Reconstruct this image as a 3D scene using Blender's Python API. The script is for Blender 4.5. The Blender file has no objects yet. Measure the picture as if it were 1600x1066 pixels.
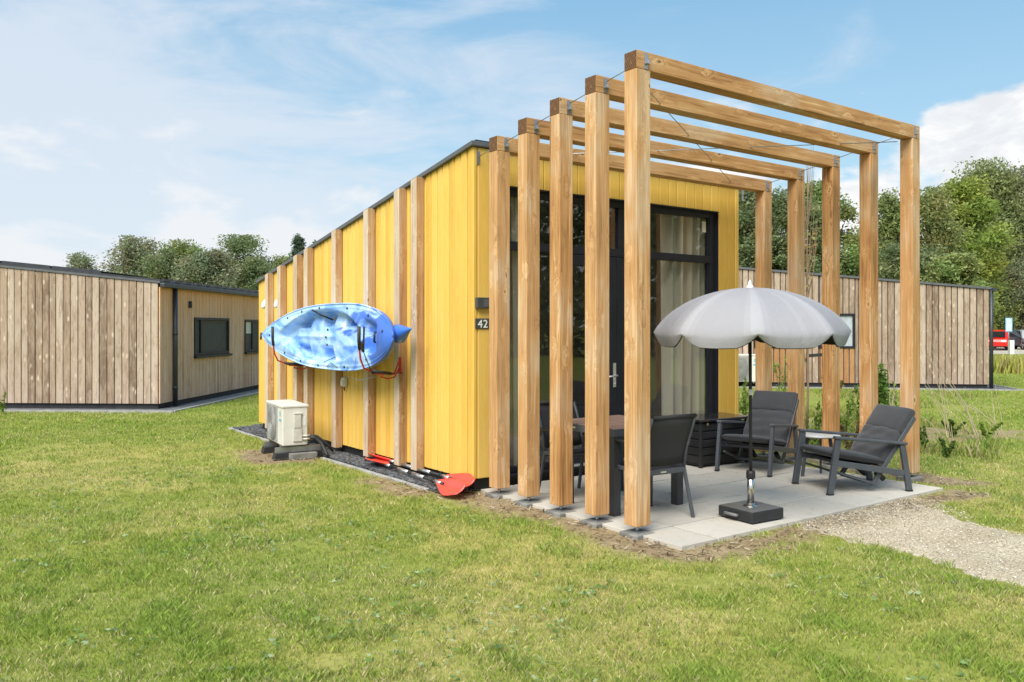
import bpy, bmesh, math, random
import numpy as np
from mathutils import Vector, Matrix
R = math.radians
random.seed(4)
scn = bpy.context.scene
COL = scn.collection

# ------------------------------------------------------------------ camera
cam = bpy.data.cameras.new('camera'); camo = bpy.data.objects.new('camera', cam); COL.objects.link(camo)
camo.location = (0, 0, 1.6); camo.rotation_euler = (R(90), 0, R(-35.93))
cam.sensor_width = 36; cam.lens = 36*1297.15/1600; cam.shift_y = -21/1600
cam.clip_start = .1; cam.clip_end = 3000
scn.camera = camo
FW = (math.sin(R(35.93)), math.cos(R(35.93))); RT = (FW[1], -FW[0])
def at(px, depth):
    """ground point at a depth along the view for a column of the photograph"""
    l = (px-800)/1297.15*depth
    return depth*FW[0]+l*RT[0], depth*FW[1]+l*RT[1]

# ------------------------------------------------------------------ sun, sky, exposure
SUN_EL, SUN_AZ = 50, 240      # azimuth clockwise from +Y; the light comes from behind the camera's left shoulder
sd = Vector((math.sin(R(SUN_AZ))*math.cos(R(SUN_EL)), math.cos(R(SUN_AZ))*math.cos(R(SUN_EL)), math.sin(R(SUN_EL))))
sl = bpy.data.lights.new('sun', 'SUN'); slo = bpy.data.objects.new('sun', sl); COL.objects.link(slo)
slo.location = (0, 0, 30); slo.rotation_euler = sd.to_track_quat('Z', 'Y').to_euler()
sl.energy = 3.1; sl.angle = R(45); sl.color = (1, .94, .84)
scn.view_settings.view_transform = 'Standard'; scn.view_settings.look = 'None'
scn.view_settings.exposure = 0.95; scn.view_settings.gamma = 1
scn.cycles.max_bounces = 8; scn.cycles.transparent_max_bounces = 12
scn.cycles.use_denoising = True

class NT:
    def __init__(s, nt): s.nt = nt; s.x = 0
    def n(s, typ, ins=None, **props):
        nd = s.nt.nodes.new(typ)
        for k, v in props.items(): setattr(nd, k, v)
        for k, v in (ins or {}).items():
            if isinstance(v, bpy.types.NodeSocket): s.nt.links.new(v, nd.inputs[k])
            else: nd.inputs[k].default_value = v
        return nd
    def link(s, a, b): s.nt.links.new(a, b)
    def math(s, op, a, b=0., c=None, clamp=False):
        nd = s.n('ShaderNodeMath', {0: a, 1: b}, operation=op, use_clamp=clamp)
        if c is not None: nd.inputs[2].default_value = c
        return nd.outputs[0]
    def mix(s, f, a, b, mode='MIX'):
        nd = s.nt.nodes.new('ShaderNodeMix'); nd.data_type = 'RGBA'; nd.blend_type = mode
        for i, v in ((0, f), (6, a), (7, b)):
            if isinstance(v, bpy.types.NodeSocket): s.nt.links.new(v, nd.inputs[i])
            else: nd.inputs[i].default_value = (v if i == 0 else (tuple(v)+(1,))[:4])
        return nd.outputs[2]
    def ss(s, v, a, b, lo=0., hi=1.):
        nd = s.n('ShaderNodeMapRange', {0: v, 1: a, 2: b, 3: lo, 4: hi}, interpolation_type='SMOOTHSTEP')
        return nd.outputs[0]
    def noise(s, vec, scale, detail=4, rough=.55, dist=0.):
        nd = s.n('ShaderNodeTexNoise', {'Vector': vec, 'Scale': scale, 'Detail': detail, 'Roughness': rough, 'Distortion': dist})
        return nd.outputs['Fac']
    def mapv(s, vec, scale=(1, 1, 1), loc=(0, 0, 0)):
        return s.n('ShaderNodeMapping', {'Vector': vec, 'Scale': scale, 'Location': loc}).outputs[0]

w = bpy.data.worlds.new('World'); scn.world = w; w.use_nodes = True
w.node_tree.nodes.clear(); T = NT(w.node_tree)
sky = T.n('ShaderNodeTexSky', sky_type='NISHITA', sun_disc=False, sun_elevation=R(SUN_EL), sun_rotation=R(SUN_AZ), altitude=0, air_density=1., dust_density=.6, ozone_density=1.5)
dv = T.n('ShaderNodeTexCoord').outputs['Generated']
sep = T.n('ShaderNodeSeparateXYZ', {0: dv}); dz = sep.outputs[2]
az = T.n('ShaderNodeVectorMath', {0: dv, 1: (RT[0], RT[1], 0)}, operation='DOT_PRODUCT').outputs['Value']
SK = .109
nis = T.mix(1., sky.outputs[0], (.75, .95, .85), 'MULTIPLY')
grad = T.mix(T.ss(dz, .0, .20), (2.9, 3.6, 4.15), (2.15, 3.15, 4.05)); grad = T.mix(T.ss(dz, .15, .55), grad, (.80, 2.2, 3.75))
blue = T.mix(.72, nis, grad)
# thin high veil, streaky, thicker to one side and low down
vq = T.mapv(dv, (2.2, 1.3, 6.5), (3.1, .4, 1.3))
veil = T.noise(vq, 1.5, 7, .6, .6)
vthr = T.math('ADD', T.math('MULTIPLY', az, -.40), T.math('MULTIPLY', dz, -.62))
veil = T.ss(T.math('ADD', veil, vthr), .24, .56)
veil = T.math('MULTIPLY', veil, .74)
low = T.ss(dz, .0, .22, .45, .0)
veil = T.math('MAXIMUM', veil, low)
c1 = T.mix(veil, blue, (3.75, 4.0, 4.4))
pn = T.noise(T.mapv(dv, (1, 1, 2.4), (5.3, 1.1, .2)), 5.2, 8, .58, .3)
pm_ = T.math('ADD', pn, T.math('MULTIPLY', dz, -1.25)); pm_ = T.ss(pm_, .27, .42)
c1 = T.mix(T.math('MULTIPLY', pm_, .8), c1, (4.3, 4.38, 4.5))
# heaped cloud, bright, low over one horizon
cn = T.noise(T.mapv(dv, (1, 1, 2.0), (0.35, 2.2, .7)), 4.6, 9, .55, .15)
hi = T.math('ADD', T.math('MULTIPLY', dz, -2.3), T.math('MULTIPLY', az, .62)); hi = T.math('ADD', hi, .15)
cm = T.ss(T.math('ADD', cn, hi), .33, .42)
sh = T.noise(T.mapv(dv, (1, 1, 2.2), (1.3, .2, 4.7)), 8.5, 7, .6, .4)
ccol = T.mix(T.ss(sh, .38, .62), (3.9, 4.05, 4.25), (5.0, 5.0, 4.98))
c2 = T.mix(cm, c1, ccol)
bg = T.n('ShaderNodeBackground', {'Color': c2, 'Strength': SK})
T.link(bg.outputs[0], T.n('ShaderNodeOutputWorld').inputs[0])

# ------------------------------------------------------------------ materials
MATS = {}
def mat(name, fn):
    if name in MATS: return MATS[name]
    m = bpy.data.materials.new(name); m.use_nodes = True; m.node_tree.nodes.clear()
    t = NT(m.node_tree); out = t.n('ShaderNodeOutputMaterial')
    fn(t, out); MATS[name] = m; return m
def pbsdf(t, out, col, rough=.6, metal=0., normal=None, spec=.5, extra=None):
    d = {'Base Color': col if isinstance(col, bpy.types.NodeSocket) else (tuple(col)+(1,))[:4], 'Roughness': rough, 'Metallic': metal, 'Specular IOR Level': spec}
    b = t.n('ShaderNodeBsdfPrincipled', d)
    if extra:
        for k, v in extra.items(): b.inputs[k].default_value = v
    if normal is not None: t.link(normal, b.inputs['Normal'])
    t.link(b.outputs[0], out.inputs[0]); return b
def bump(t, h, st=.3, dist=.01): return t.n('ShaderNodeBump', {'Height': h, 'Strength': st, 'Distance': dist}).outputs[0]
def objv(t): return t.n('ShaderNodeTexCoord').outputs['Object']
def plain(name, col, rough=.5, metal=0., var=.12, bs=60, spec=.5, bst=.06):
    """painted, cast or moulded surface with a little unevenness of tone and gloss"""
    def f(t, out):
        v = objv(t); n = t.noise(v, 7, 5, .6); n2 = t.noise(v, bs, 3, .6)
        c = t.mix(t.math('MULTIPLY', t.ss(n, .3, .7), 1.), tuple(x*(1-var) for x in col), tuple(min(1, x*(1+var)) for x in col))
        r = t.math('ADD', t.math('MULTIPLY', n, .2), rough-.1)
        pbsdf(t, out, c, r, metal, bump(t, n2, bst, .004), spec)
    return mat(name, f)
def rndattr(t): return t.n('ShaderNodeAttribute', attribute_name='rnd').outputs['Fac']
def board_mat(name, dark, mid, light, knots=.5, grain=1., rough=.75, vertical=True, warm=None, warm_z=None, sat=None):
    """sawn boards: a tone for each board (rnd), long grain and small knots"""
    def f(t, out):
        v = objv(t); rr = rndattr(t)
        off = t.n('ShaderNodeCombineXYZ', {0: t.math('MULTIPLY', rr, 37.), 1: t.math('MULTIPLY', rr, 11.), 2: t.math('MULTIPLY', rr, 53.)}).outputs[0]
        vo = t.n('ShaderNodeVectorMath', {0: v, 1: off}, operation='ADD').outputs[0]
        g = t.noise(t.mapv(vo, (26, 26, .9)), 2.2, 6, .62, 1.1)
        g2 = t.noise(t.mapv(vo, (90, 90, 2.2)), 2., 3, .6)
        big = t.noise(t.mapv(vo, (1.5, 1.5, .5)), 1.6, 4, .6)
        f1 = t.math('ADD', t.math('MULTIPLY', rr, .52), t.math('MULTIPLY', g, .45*grain))
        f1 = t.math('ADD', f1, t.math('MULTIPLY', t.math('SUBTRACT', big, .5), .9))
        c = t.mix(t.ss(f1, .05, .5), dark, mid); c = t.mix(t.ss(f1, .45, .95), c, light)
        c = t.mix(t.math('MULTIPLY', t.ss(g2, .35, .75), .22), c, tuple(x*.55 for x in dark))
        vor = t.n('ShaderNodeTexVoronoi', {'Vector': t.mapv(vo, (7.5, 7.5, 3.2)), 'Scale': 1., 'Randomness': 1.})
        kd = t.ss(vor.outputs['Distance'], .06, .24, 1., 0.)
        bl = t.noise(t.mapv(vo, (11, 11, 2.4)), 1.6, 5, .65, .8)
        c = t.mix(t.math('MULTIPLY', t.ss(bl, .46, .66), .45*grain), c, tuple(x*.85 for x in light)); c = t.mix(t.math('MULTIPLY', t.ss(bl, .50, .34), .45*grain), c, tuple(x*1.05 for x in dark))
        c = t.mix(t.math('MULTIPLY', kd, knots), c, tuple(min(1, x*1.25) for x in light))
        if warm is not None:
            z = t.n('ShaderNodeSeparateXYZ', {0: v}).outputs[2]
            zn = t.math('ADD', z, t.math('MULTIPLY', t.math('SUBTRACT', t.noise(t.mapv(vo, (9, 9, .6)), 2, 4), .5), 1.1))
            c = t.mix(t.math('MULTIPLY', t.ss(zn, warm_z[0], warm_z[1]), .75), c, t.mix(g, tuple(x*.7 for x in warm), tuple(x*1.25 for x in warm)))
        h = t.math('ADD', g2, t.math('MULTIPLY', g, .8))
        pbsdf(t, out, c, rough, 0, bump(t, h, .35, .004), .3)
    return mat(name, f)
def timber_mat(name, dark, mid, light, endg=False):
    """planed softwood, the length along local z, knots and swirling grain"""
    def f(t, out):
        v = objv(t); rnd = t.n('ShaderNodeObjectInfo').outputs['Random']
        off = t.n('ShaderNodeCombineXYZ', {0: t.math('MULTIPLY', rnd, 9.), 1: t.math('MULTIPLY', rnd, 17.), 2: t.math('MULTIPLY', rnd, 61.)}).outputs[0]
        vo = t.n('ShaderNodeVectorMath', {0: v, 1: off}, operation='ADD').outputs[0]
        if endg:
            rr = t.n('ShaderNodeTexWave', {'Vector': t.mapv(vo, (1, 1, 1), (.05, .03, 0)), 'Scale': 18., 'Distortion': 5., 'Detail': 3.}, wave_type='RINGS', rings_direction='Z').outputs['Fac']
            n = t.noise(v, 25, 4); c = t.mix(rr, dark, mid); c = t.mix(t.ss(n, .5, .75), c, light)
            pbsdf(t, out, c, .8, 0, bump(t, rr, .3, .003), .2); return
        kw = t.noise(t.mapv(vo, (9, 9, 7)), 1.6, 3, .6)
        ko = t.math('MULTIPLY', t.math('SUBTRACT', kw, .5), .55)
        kv = t.n('ShaderNodeVectorMath', {0: t.mapv(vo, (6.5, 6.5, 3.0)), 1: t.n('ShaderNodeCombineXYZ', {0: ko, 1: ko, 2: t.math('MULTIPLY', ko, -1.)}).outputs[0]}, operation='ADD').outputs[0]
        vor = t.n('ShaderNodeTexVoronoi', {'Vector': kv, 'Scale': 1., 'Randomness': 1.})
        d = vor.outputs['Distance']
        near = t.ss(d, .0, .42, 1., 0.)
        warp = t.math('MULTIPLY', near, 1.4)
        wv = t.n('ShaderNodeVectorMath', {0: t.mapv(vo, (15, 15, .55)), 1: t.n('ShaderNodeCombineXYZ', {0: warp, 1: warp, 2: 0.}).outputs[0]}, operation='ADD').outputs[0]
        g = t.noise(wv, 2.1, 6, .6, .9)
        fine = t.noise(t.mapv(vo, (120, 120, 1.6)), 1.5, 3, .6)
        big = t.noise(t.mapv(vo, (2, 2, .9)), 1.3, 3, .6)
        f1 = t.math('ADD', t.math('MULTIPLY', g, .75), t.math('MULTIPLY', big, .45))
        c = t.mix(t.ss(f1, .42, .60), dark, mid); c = t.mix(t.ss(f1, .60, .78), c, light)
        c = t.mix(t.ss(rnd, 0., 1., .0, .20), c, tuple(x*1.0 for x in light)); c = t.mix(t.math('MULTIPLY', t.ss(big, .5, .68), .28), c, (.50, .44, .36))
        c = t.mix(t.math('MULTIPLY', t.ss(fine, .45, .8), .30), c, tuple(x*.5 for x in dark))
        halo = t.ss(d, .08, .24, 1., 0.); c = t.mix(t.math('MULTIPLY', halo, .42), c, tuple(min(1, x*1.12) for x in light))
        core = t.ss(d, .05, .10, 1., 0.); pick = t.ss(vor.outputs['Color'], .3, .5)
        c = t.mix(t.math('MULTIPLY', core, t.math('MULTIPLY', pick, .8)), c, (dark[0]*.55, dark[1]*.45, dark[2]*.4))
        # a drying crack here and there
        cr = t.noise(t.mapv(vo, (34, 34, .35)), 1., 2, .5); crk = t.ss(cr, .715, .74)
        c = t.mix(t.math('MULTIPLY', crk, .7), c, (dark[0]*.3, dark[1]*.28, dark[2]*.25))
        pbsdf(t, out, c, .62, 0, bump(t, t.math('ADD', fine, t.math('MULTIPLY', g, .6)), .22, .003), .35)
    return mat(name, f)
TIMBER = timber_mat('treated_pine', (.27, .122, .038), (.51, .265, .10), (.74, .49, .26))
ENDG = timber_mat('end_grain', (.10, .05, .026), (.17, .09, .045), (.26, .15, .08), True)
BATTEN_PALE = timber_mat('pale_pine', (.38, .27, .18), (.56, .43, .31), (.72, .60, .47))  # paler pine, used only on the outward face of each batten
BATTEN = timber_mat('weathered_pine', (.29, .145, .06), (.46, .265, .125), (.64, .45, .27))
YEL = board_mat('yellow_stain', (.66, .40, .07), (.78, .495, .105), (.83, .56, .15), knots=.10, grain=.7, rough=.6)
YELF = YEL
GREYB = board_mat('weathered_larch', (.16, .104, .07), (.365, .262, .185), (.54, .435, .345), knots=.7)
GREYW = board_mat('weathered_larch_warm', (.46, .25, .15), (.74, .46, .31), (.84, .64, .49), knots=.35, warm=(.88, .44, .19), warm_z=(1.35, 2.45))  # warm larch, brightened in colour to make up for this wall's weak sun
ORANGE = board_mat('sheltered_larch', (.22, .105, .04), (.40, .20, .08), (.48, .29, .15), knots=.3)
ANTH = plain('anthracite_metal', (.035, .038, .045), .42, .0, .15)
FRAME = plain('anthracite_frame', (.016, .017, .024), .45, 0, .12, 60, .3)
CHAIRM = plain('charcoal_aluminium', (.072, .079, .092), .45, .0, .10)
DARKP = plain('black_plastic', (.018, .018, .02), .5, 0, .2)
ROOFG = plain('grey_roof_edge', (.10, .105, .115), .55, 0, .12)
WHITEP = plain('off_white_plastic', (.66, .64, .58), .45, 0, .05)
WHITE = plain('white_plastic', (.78, .78, .77), .35, 0, .04)
GALV = plain('galvanised_steel', (.42, .44, .46), .38, .85, .15)
STEEL = plain('brushed_steel', (.62, .60, .56), .25, 1., .08)
RED = plain('red_coated_steel', (.55, .035, .02), .4, 0, .15)
PADR = plain('red_paddle_plastic', (.74, .075, .05), .38, 0, .08)
ALU = plain('aluminium_tube', (.72, .73, .74), .28, .9, .05)
CONC = plain('grey_concrete', (.33, .325, .31), .85, 0, .18, 90, .2, .3)
CONCD = plain('damp_concrete', (.20, .195, .18), .85, 0, .25, 90, .2, .3)
RUBBER = plain('black_rubber', (.02, .021, .024), .6, 0, .25)
CUSH = None
def _cush(t, out):
    v = objv(t); wv = t.noise(t.mapv(v, (900, 900, 900)), 1, 2); n = t.noise(v, 9, 5)
    c = t.mix(n, (.030, .031, .035), (.052, .053, .060))
    pbsdf(t, out, c, .85, 0, bump(t, t.math('ADD', wv, t.noise(v, 28, 4)), .25, .006), .25, {'Sheen Weight': .25})
CUSH = mat('charcoal_cushion_fabric', _cush)
def _mesh(t, out):
    v = objv(t); n = t.noise(t.mapv(v, (700, 700, 700)), 1, 2)
    pbsdf(t, out, t.mix(n, (.022, .022, .024), (.055, .055, .058)), .8, 0, bump(t, n, .2, .003), .3)
SLING = mat('black_sling_mesh', _mesh)
def _glass(t, out):
    g = t.n('ShaderNodeNewGeometry'); dt = t.n('ShaderNodeVectorMath', {0: g.outputs['Incoming'], 1: g.outputs['Normal']}, operation='DOT_PRODUCT').outputs['Value']
    k = t.math('SUBTRACT', 1., t.math('ABSOLUTE', dt)); f = t.math('MULTIPLY_ADD', t.math('POWER', k, 5.), .90, .095, clamp=True)
    tr = t.n('ShaderNodeBsdfTransparent', {'Color': (.97, .985, .975, 1)}); gl = t.n('ShaderNodeBsdfGlossy', {'Color': (1, 1, 1, 1), 'Roughness': .012})
    wob = t.noise(objv(t), 1.3, 2); t.link(bump(t, wob, .05, .05), gl.inputs['Normal'])
    mx = t.n('ShaderNodeMixShader', {0: f, 1: tr.outputs[0], 2: gl.outputs[0]}); t.link(mx.outputs[0], out.inputs[0])
GLASS = mat('window_glass', _glass)
def _dglass(t, out):
    v = objv(t); pbsdf(t, out, t.mix(t.noise(v, 2.5, 3), (.006, .006, .006), (.024, .017, .010)), .05, 0, None, .3)
DGLASS = mat('dark_window_glass', _dglass)
def _curtain(t, out):
    v = objv(t); n = t.noise(t.mapv(v, (300, 300, 300)), 1, 2)
    c = t.mix(n, (.56, .51, .40), (.64, .59, .48))
    d = t.n('ShaderNodeBsdfDiffuse', {'Color': c}); tl = t.n('ShaderNodeBsdfTranslucent', {'Color': c})
    t.link(t.n('ShaderNodeMixShader', {0: .35, 1: d.outputs[0], 2: tl.outputs[0]}).outputs[0], out.inputs[0])
CURT = mat('beige_curtain', _curtain)
def _canopy(t, out):
    v = objv(t); n = t.noise(t.mapv(v, (500, 500, 500)), 1, 2); b = t.noise(v, 3, 3)
    sm = t.n('ShaderNodeAttribute', attribute_name='rnd').outputs['Fac']
    c = t.mix(b, (.275, .27, .29), (.315, .31, .33)); c = t.mix(t.math('MULTIPLY', sm, .24), c, (.50, .50, .53))
    wr = t.noise(t.mapv(v, (5, 5, 3)), 1.4, 4, .6, .8)
    b_ = pbsdf(t, out, c, .75, 0, bump(t, t.math('ADD', t.math('MULTIPLY', n, .1), wr), .5, .02), .2)
CANOPY = mat('grey_parasol_cloth', _canopy)
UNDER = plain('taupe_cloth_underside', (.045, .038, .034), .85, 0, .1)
def _ply(t, out):
    v = objv(t); g = t.noise(t.mapv(v, (1.2, 40, 1)), 2.5, 5, .6)
    s = t.n('ShaderNodeTexWave', {'Vector': v, 'Scale': 1.85}, wave_type='BANDS', bands_direction='Y', wave_profile='SAW').outputs['Fac']
    c = t.mix(t.ss(g, .3, .7), (.24, .135, .10), (.38, .25, .20)); c = t.mix(t.ss(s, .94, .96), c, (.04, .03, .028))
    pbsdf(t, out, c, .5, 0, bump(t, g, .1, .003), .4)
TTOP = mat('brown_slat_tabletop', _ply)
def _tile(t, out):
    v = objv(t); rr = rndattr(t); n = t.noise(v, 2.3, 6, .6); f = t.noise(v, 130, 3, .7); st = t.noise(v, 9, 5, .65)
    c = t.mix(t.math('ADD', t.math('MULTIPLY', rr, .5), t.math('MULTIPLY', n, .5)), (.44, .405, .35), (.57, .535, .475))
    c = t.mix(t.math('MULTIPLY', t.ss(st, .52, .72), .35), c, (.27, .24, .20))
    c = t.mix(t.math('MULTIPLY', t.ss(f, .45, .7), .25), c, (.25, .24, .22))
    pbsdf(t, out, c, .85, 0, bump(t, f, .25, .003), .3)
TILE = mat('concrete_paving', _tile)
def _kayak(t, out):
    v = objv(t)
    sy = t.n('ShaderNodeSeparateXYZ', {0: v}).outputs[1]
    n = t.noise(t.mapv(v, (1.6, .7, 1.5), (1.7, .3, .2)), 1.7, 4, .55, 1.6)
    n2 = t.noise(t.mapv(v, (2, .8, 1.6), (4.7, 2.3, 6.)), 1.9, 4, .55, 1.8)
    k = t.math('ADD', n, t.math('MULTIPLY', sy, -.15))
    c = t.mix(t.ss(n2, .34, .54), (.15, .34, .80), (.37, .58, .89))
    c = t.mix(t.ss(n2, .58, .74), c, (.74, .82, .92))
    c = t.mix(t.math('MULTIPLY', t.ss(k, .64, .74), .95), c, (.035, .14, .62))
    pbsdf(t, out, c, .36, 0, bump(t, t.noise(v, 40, 3), .05, .003), .5)
KAYAK = mat('marbled_blue_plastic', _kayak)
def _slate(t, out):
    rr = rndattr(t); pbsdf(t, out, t.mix(rr, (.035, .037, .042), (.15, .155, .165)), .7, 0, None, .4)
SLATE = mat('slate_chips', _slate)
def _vcol(name, rough=.7, transl=.35, mult=1.):
    def f(t, out):
        c = t.n('ShaderNodeAttribute', attribute_name='col').outputs['Color']
        d = t.n('ShaderNodeBsdfPrincipled', {'Base Color': c, 'Roughness': rough, 'Specular IOR Level': .25})
        tl = t.n('ShaderNodeBsdfTranslucent', {'Color': c})
        t.link(t.n('ShaderNodeMixShader', {0: transl, 1: d.outputs[0], 2: tl.outputs[0]}).outputs[0], out.inputs[0])
    return mat(name, f)
BLADE = _vcol('grass_blades', .6, .35); LEAF = _vcol('tree_leaves', .5, .45)
def _ground(t, out):
    v = objv(t); c = t.n('ShaderNodeAttribute', attribute_name='col').outputs['Color']
    f = t.noise(v, 22, 6, .7); g = t.noise(v, 3.1, 5, .6)
    c = t.mix(t.math('MULTIPLY', t.ss(f, .35, .7), .5), c, t.mix(1., c, (.45, .5, .35), 'MULTIPLY'))
    c = t.mix(t.math('MULTIPLY', t.ss(g, .45, .7), .3), c, t.mix(1., c, (1.3, 1.2, 1.1), 'MULTIPLY'))
    pbsdf(t, out, c, .9, 0, bump(t, f, .6, .02), .15)
GROUND = mat('turf_and_soil', _ground)
def _path(t, out):
    v = objv(t); f = t.noise(v, 75, 4, .7); g = t.noise(v, 2.1, 5, .6); k = t.n('ShaderNodeTexVoronoi', {'Vector': v, 'Scale': 95.})
    c = t.mix(t.ss(g, .35, .65), (.56, .48, .35), (.70, .62, .48)); c = t.mix(t.math('MULTIPLY', t.ss(f, .4, .65), .55), c, (.26, .20, .13))
    c = t.mix(t.ss(k.outputs['Distance'], .0, .28, .5, 0.), c, (.72, .66, .54))
    pbsdf(t, out, c, .95, 0, bump(t, t.math('ADD', f, k.outputs['Distance']), .8, .012), .15)
PATH = mat('crushed_shell_path', _path)
BARK = board_mat('bark', (.06, .048, .036), (.12, .10, .08), (.22, .2, .17), knots=0)
INT = plain('interior_plaster', (.34, .32, .29), .8, 0, .08)
INTD = plain('interior_dark', (.07, .065, .06), .7, 0, .2)
INTW = plain('interior_pine', (.50, .40, .16), .6, 0, .15)
LINE = plain('white_lettering', (.80, .80, .78), .5, 0, .02)
PLATE = plain('dark_sign_plate', (.055, .06, .06), .5, 0, .1)

# ------------------------------------------------------------------ mesh helper
class MB:
    def __init__(s): s.v = []; s.f = []; s.m = []; s.r = []; s.sm = []
    def add(s, vs, fs, m=0, rnd=None, smooth=False):
        b = len(s.v); s.v += [tuple(p) for p in vs]
        r = random.random() if rnd is None else rnd
        for f in fs: s.f.append(tuple(b+i for i in f)); s.m.append(m); s.r.append(r); s.sm.append(smooth)
        return s
    def box(s, x0, x1, y0, y1, z0, z1, m=0, rnd=None, mats6=None):
        vs = [(x, y, z) for x in (x0, x1) for y in (y0, y1) for z in (z0, z1)]
        fs = [(0, 1, 3, 2), (4, 6, 7, 5), (0, 4, 5, 1), (2, 3, 7, 6), (0, 2, 6, 4), (1, 5, 7, 3)]
        r = random.random() if rnd is None else rnd
        b = len(s.v); s.v += vs
        for i, f in enumerate(fs): s.f.append(tuple(b+j for j in f)); s.m.append(mats6[i] if mats6 else m); s.r.append(r); s.sm.append(False)
        return s
    def bar(s, a, b, w, h, m=0, up=(0, 0, 1), rnd=None):
        """square bar from a to b, w sideways, h towards up"""
        a = Vector(a); b = Vector(b); d = (b-a).normalized(); u = Vector(up)
        sd_ = d.cross(u)
        if sd_.length < 1e-4: sd_ = d.cross(Vector((0, 1, 0)))
        sd_.normalize(); u = sd_.cross(d).normalized()
        vs = [p + sd_*(i*w/2) + u*(j*h/2) for p in (a, b) for i, j in ((-1, -1), (1, -1), (1, 1), (-1, 1))]
        return s.add(vs, [(3, 2, 1, 0), (4, 5, 6, 7), (0, 1, 5, 4), (1, 2, 6, 5), (2, 3, 7, 6), (3, 0, 4, 7)], m, rnd)
    def tube(s, pts, r, n=10, m=0, cap=True, rnd=None):
        pts = [Vector(p) for p in pts]; rr = r if isinstance(r, (list, tuple)) else [r]*len(pts)
        vs = []; prev = None
        for i, p in enumerate(pts):
            d = (pts[min(i+1, len(pts)-1)]-pts[max(i-1, 0)]).normalized()
            if prev is None:
                q = d.orthogonal().normalized()
            else:
                q = (prev-d*prev.dot(d)).normalized()
            prev = q; e = d.cross(q)
            vs += [p + (q*math.cos(2*math.pi*k/n)+e*math.sin(2*math.pi*k/n))*rr[i] for k in range(n)]
        fs = [(i*n+k, i*n+(k+1) % n, (i+1)*n+(k+1) % n, (i+1)*n+k) for i in range(len(pts)-1) for k in range(n)]
        s.add(vs, fs, m, rnd, True)
        if cap:
            L = len(pts)-1
            b = len(s.v)-len(vs)
            for f in (tuple(range(n))[::-1], tuple(L*n+k for k in range(n))):
                s.f.append(tuple(b+i for i in f)); s.m.append(m); s.r.append(0.5); s.sm.append(False)
        return s
    def lathe(s, prof, c=(0, 0, 0), n=20, m=0, smooth=True):
        vs = [(c[0]+r*math.cos(2*math.pi*k/n), c[1]+r*math.sin(2*math.pi*k/n), c[2]+z) for r, z in prof for k in range(n)]
        fs = [(i*n+k, i*n+(k+1) % n, (i+1)*n+(k+1) % n, (i+1)*n+k) for i in range(len(prof)-1) for k in range(n)]
        s.add(vs, fs, m, .5, smooth)
        b = len(s.v)-len(vs); L = len(prof)-1
        for f in (tuple(range(n))[::-1], tuple(L*n+k for k in range(n))):
            s.f.append(tuple(b+i for i in f)); s.m.append(m); s.r.append(0.5); s.sm.append(False)
        return s
    def prism(s, poly, y0, y1, m=0, axis='Y', rnd=None):
        """poly in (x,z), extruded along y (axis Y) or given in (y,z) extruded along x (axis X), or (x,y) extruded in z (axis Z)"""
        def P(a, b, t): return (a, t, b) if axis == 'Y' else ((t, a, b) if axis == 'X' else (a, b, t))
        n = len(poly); vs = [P(a, b, y0) for a, b in poly]+[P(a, b, y1) for a, b in poly]
        fs = [tuple(range(n)), tuple(range(n, 2*n))[::-1]]+[(i, n+i, n+(i+1) % n, (i+1) % n) for i in range(n)]
        return s.add(vs, fs, m, rnd)
    def build(s, name, mats, parent=None, loc=None, rot=None, bevel=0, world=False, fix=True, seg=2, autos=False):
        me = bpy.data.meshes.new(name)
        vs = s.v
        if world and parent is not None:
            M = Matrix.Translation(parent.location) @ parent.rotation_euler.to_matrix().to_4x4(); Mi = M.inverted()
            vs = [tuple(Mi @ Vector(p)) for p in vs]
        if loc is not None and world:
            vs = [(x-loc[0], y-loc[1], z-loc[2]) for x, y, z in vs]
        me.from_pydata(vs, [], s.f)
        ms = mats if isinstance(mats, (list, tuple)) else [mats]
        for q in ms: me.materials.append(q)
        me.polygons.foreach_set('material_index', s.m); me.polygons.foreach_set('use_smooth', s.sm)
        at_ = me.attributes.new('rnd', 'FLOAT', 'FACE'); at_.data.foreach_set('value', s.r)
        if fix:
            bm = bmesh.new(); bm.from_mesh(me); bmesh.ops.recalc_face_normals(bm, faces=bm.faces); bm.to_mesh(me); bm.free()
        me.update()
        o = bpy.data.objects.new(name, me); COL.objects.link(o)
        if parent is not None: o.parent = parent
        if loc is not None: o.location = loc
        if rot is not None: o.rotation_euler = rot
        if bevel:
            b = o.modifiers.new('bevel', 'BEVEL'); b.width = bevel; b.segments = seg; b.limit_method = 'ANGLE'; b.angle_limit = R(40)
        return o
def thing(name, label, cat, loc=(0, 0, 0), rz=0, group=None):
    o = bpy.data.objects.new(name, None); COL.objects.link(o); o.empty_display_size = .1
    o.location = loc; o.rotation_euler = (0, 0, rz); return tag(o, label, cat, group)
def tag(o, label, cat, group=None):
    o['label'] = label; o['category'] = cat
    if group: o['group'] = group
    return o
def kind(o, k, label=None):
    o['kind'] = k
    if label: o['label'] = label
    return o
def copy_tree(o, parent=None):
    c = o.copy(); COL.objects.link(c)
    if parent is not None: c.parent = parent
    for ch in list(o.children): copy_tree(ch, c)
    return c

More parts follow.
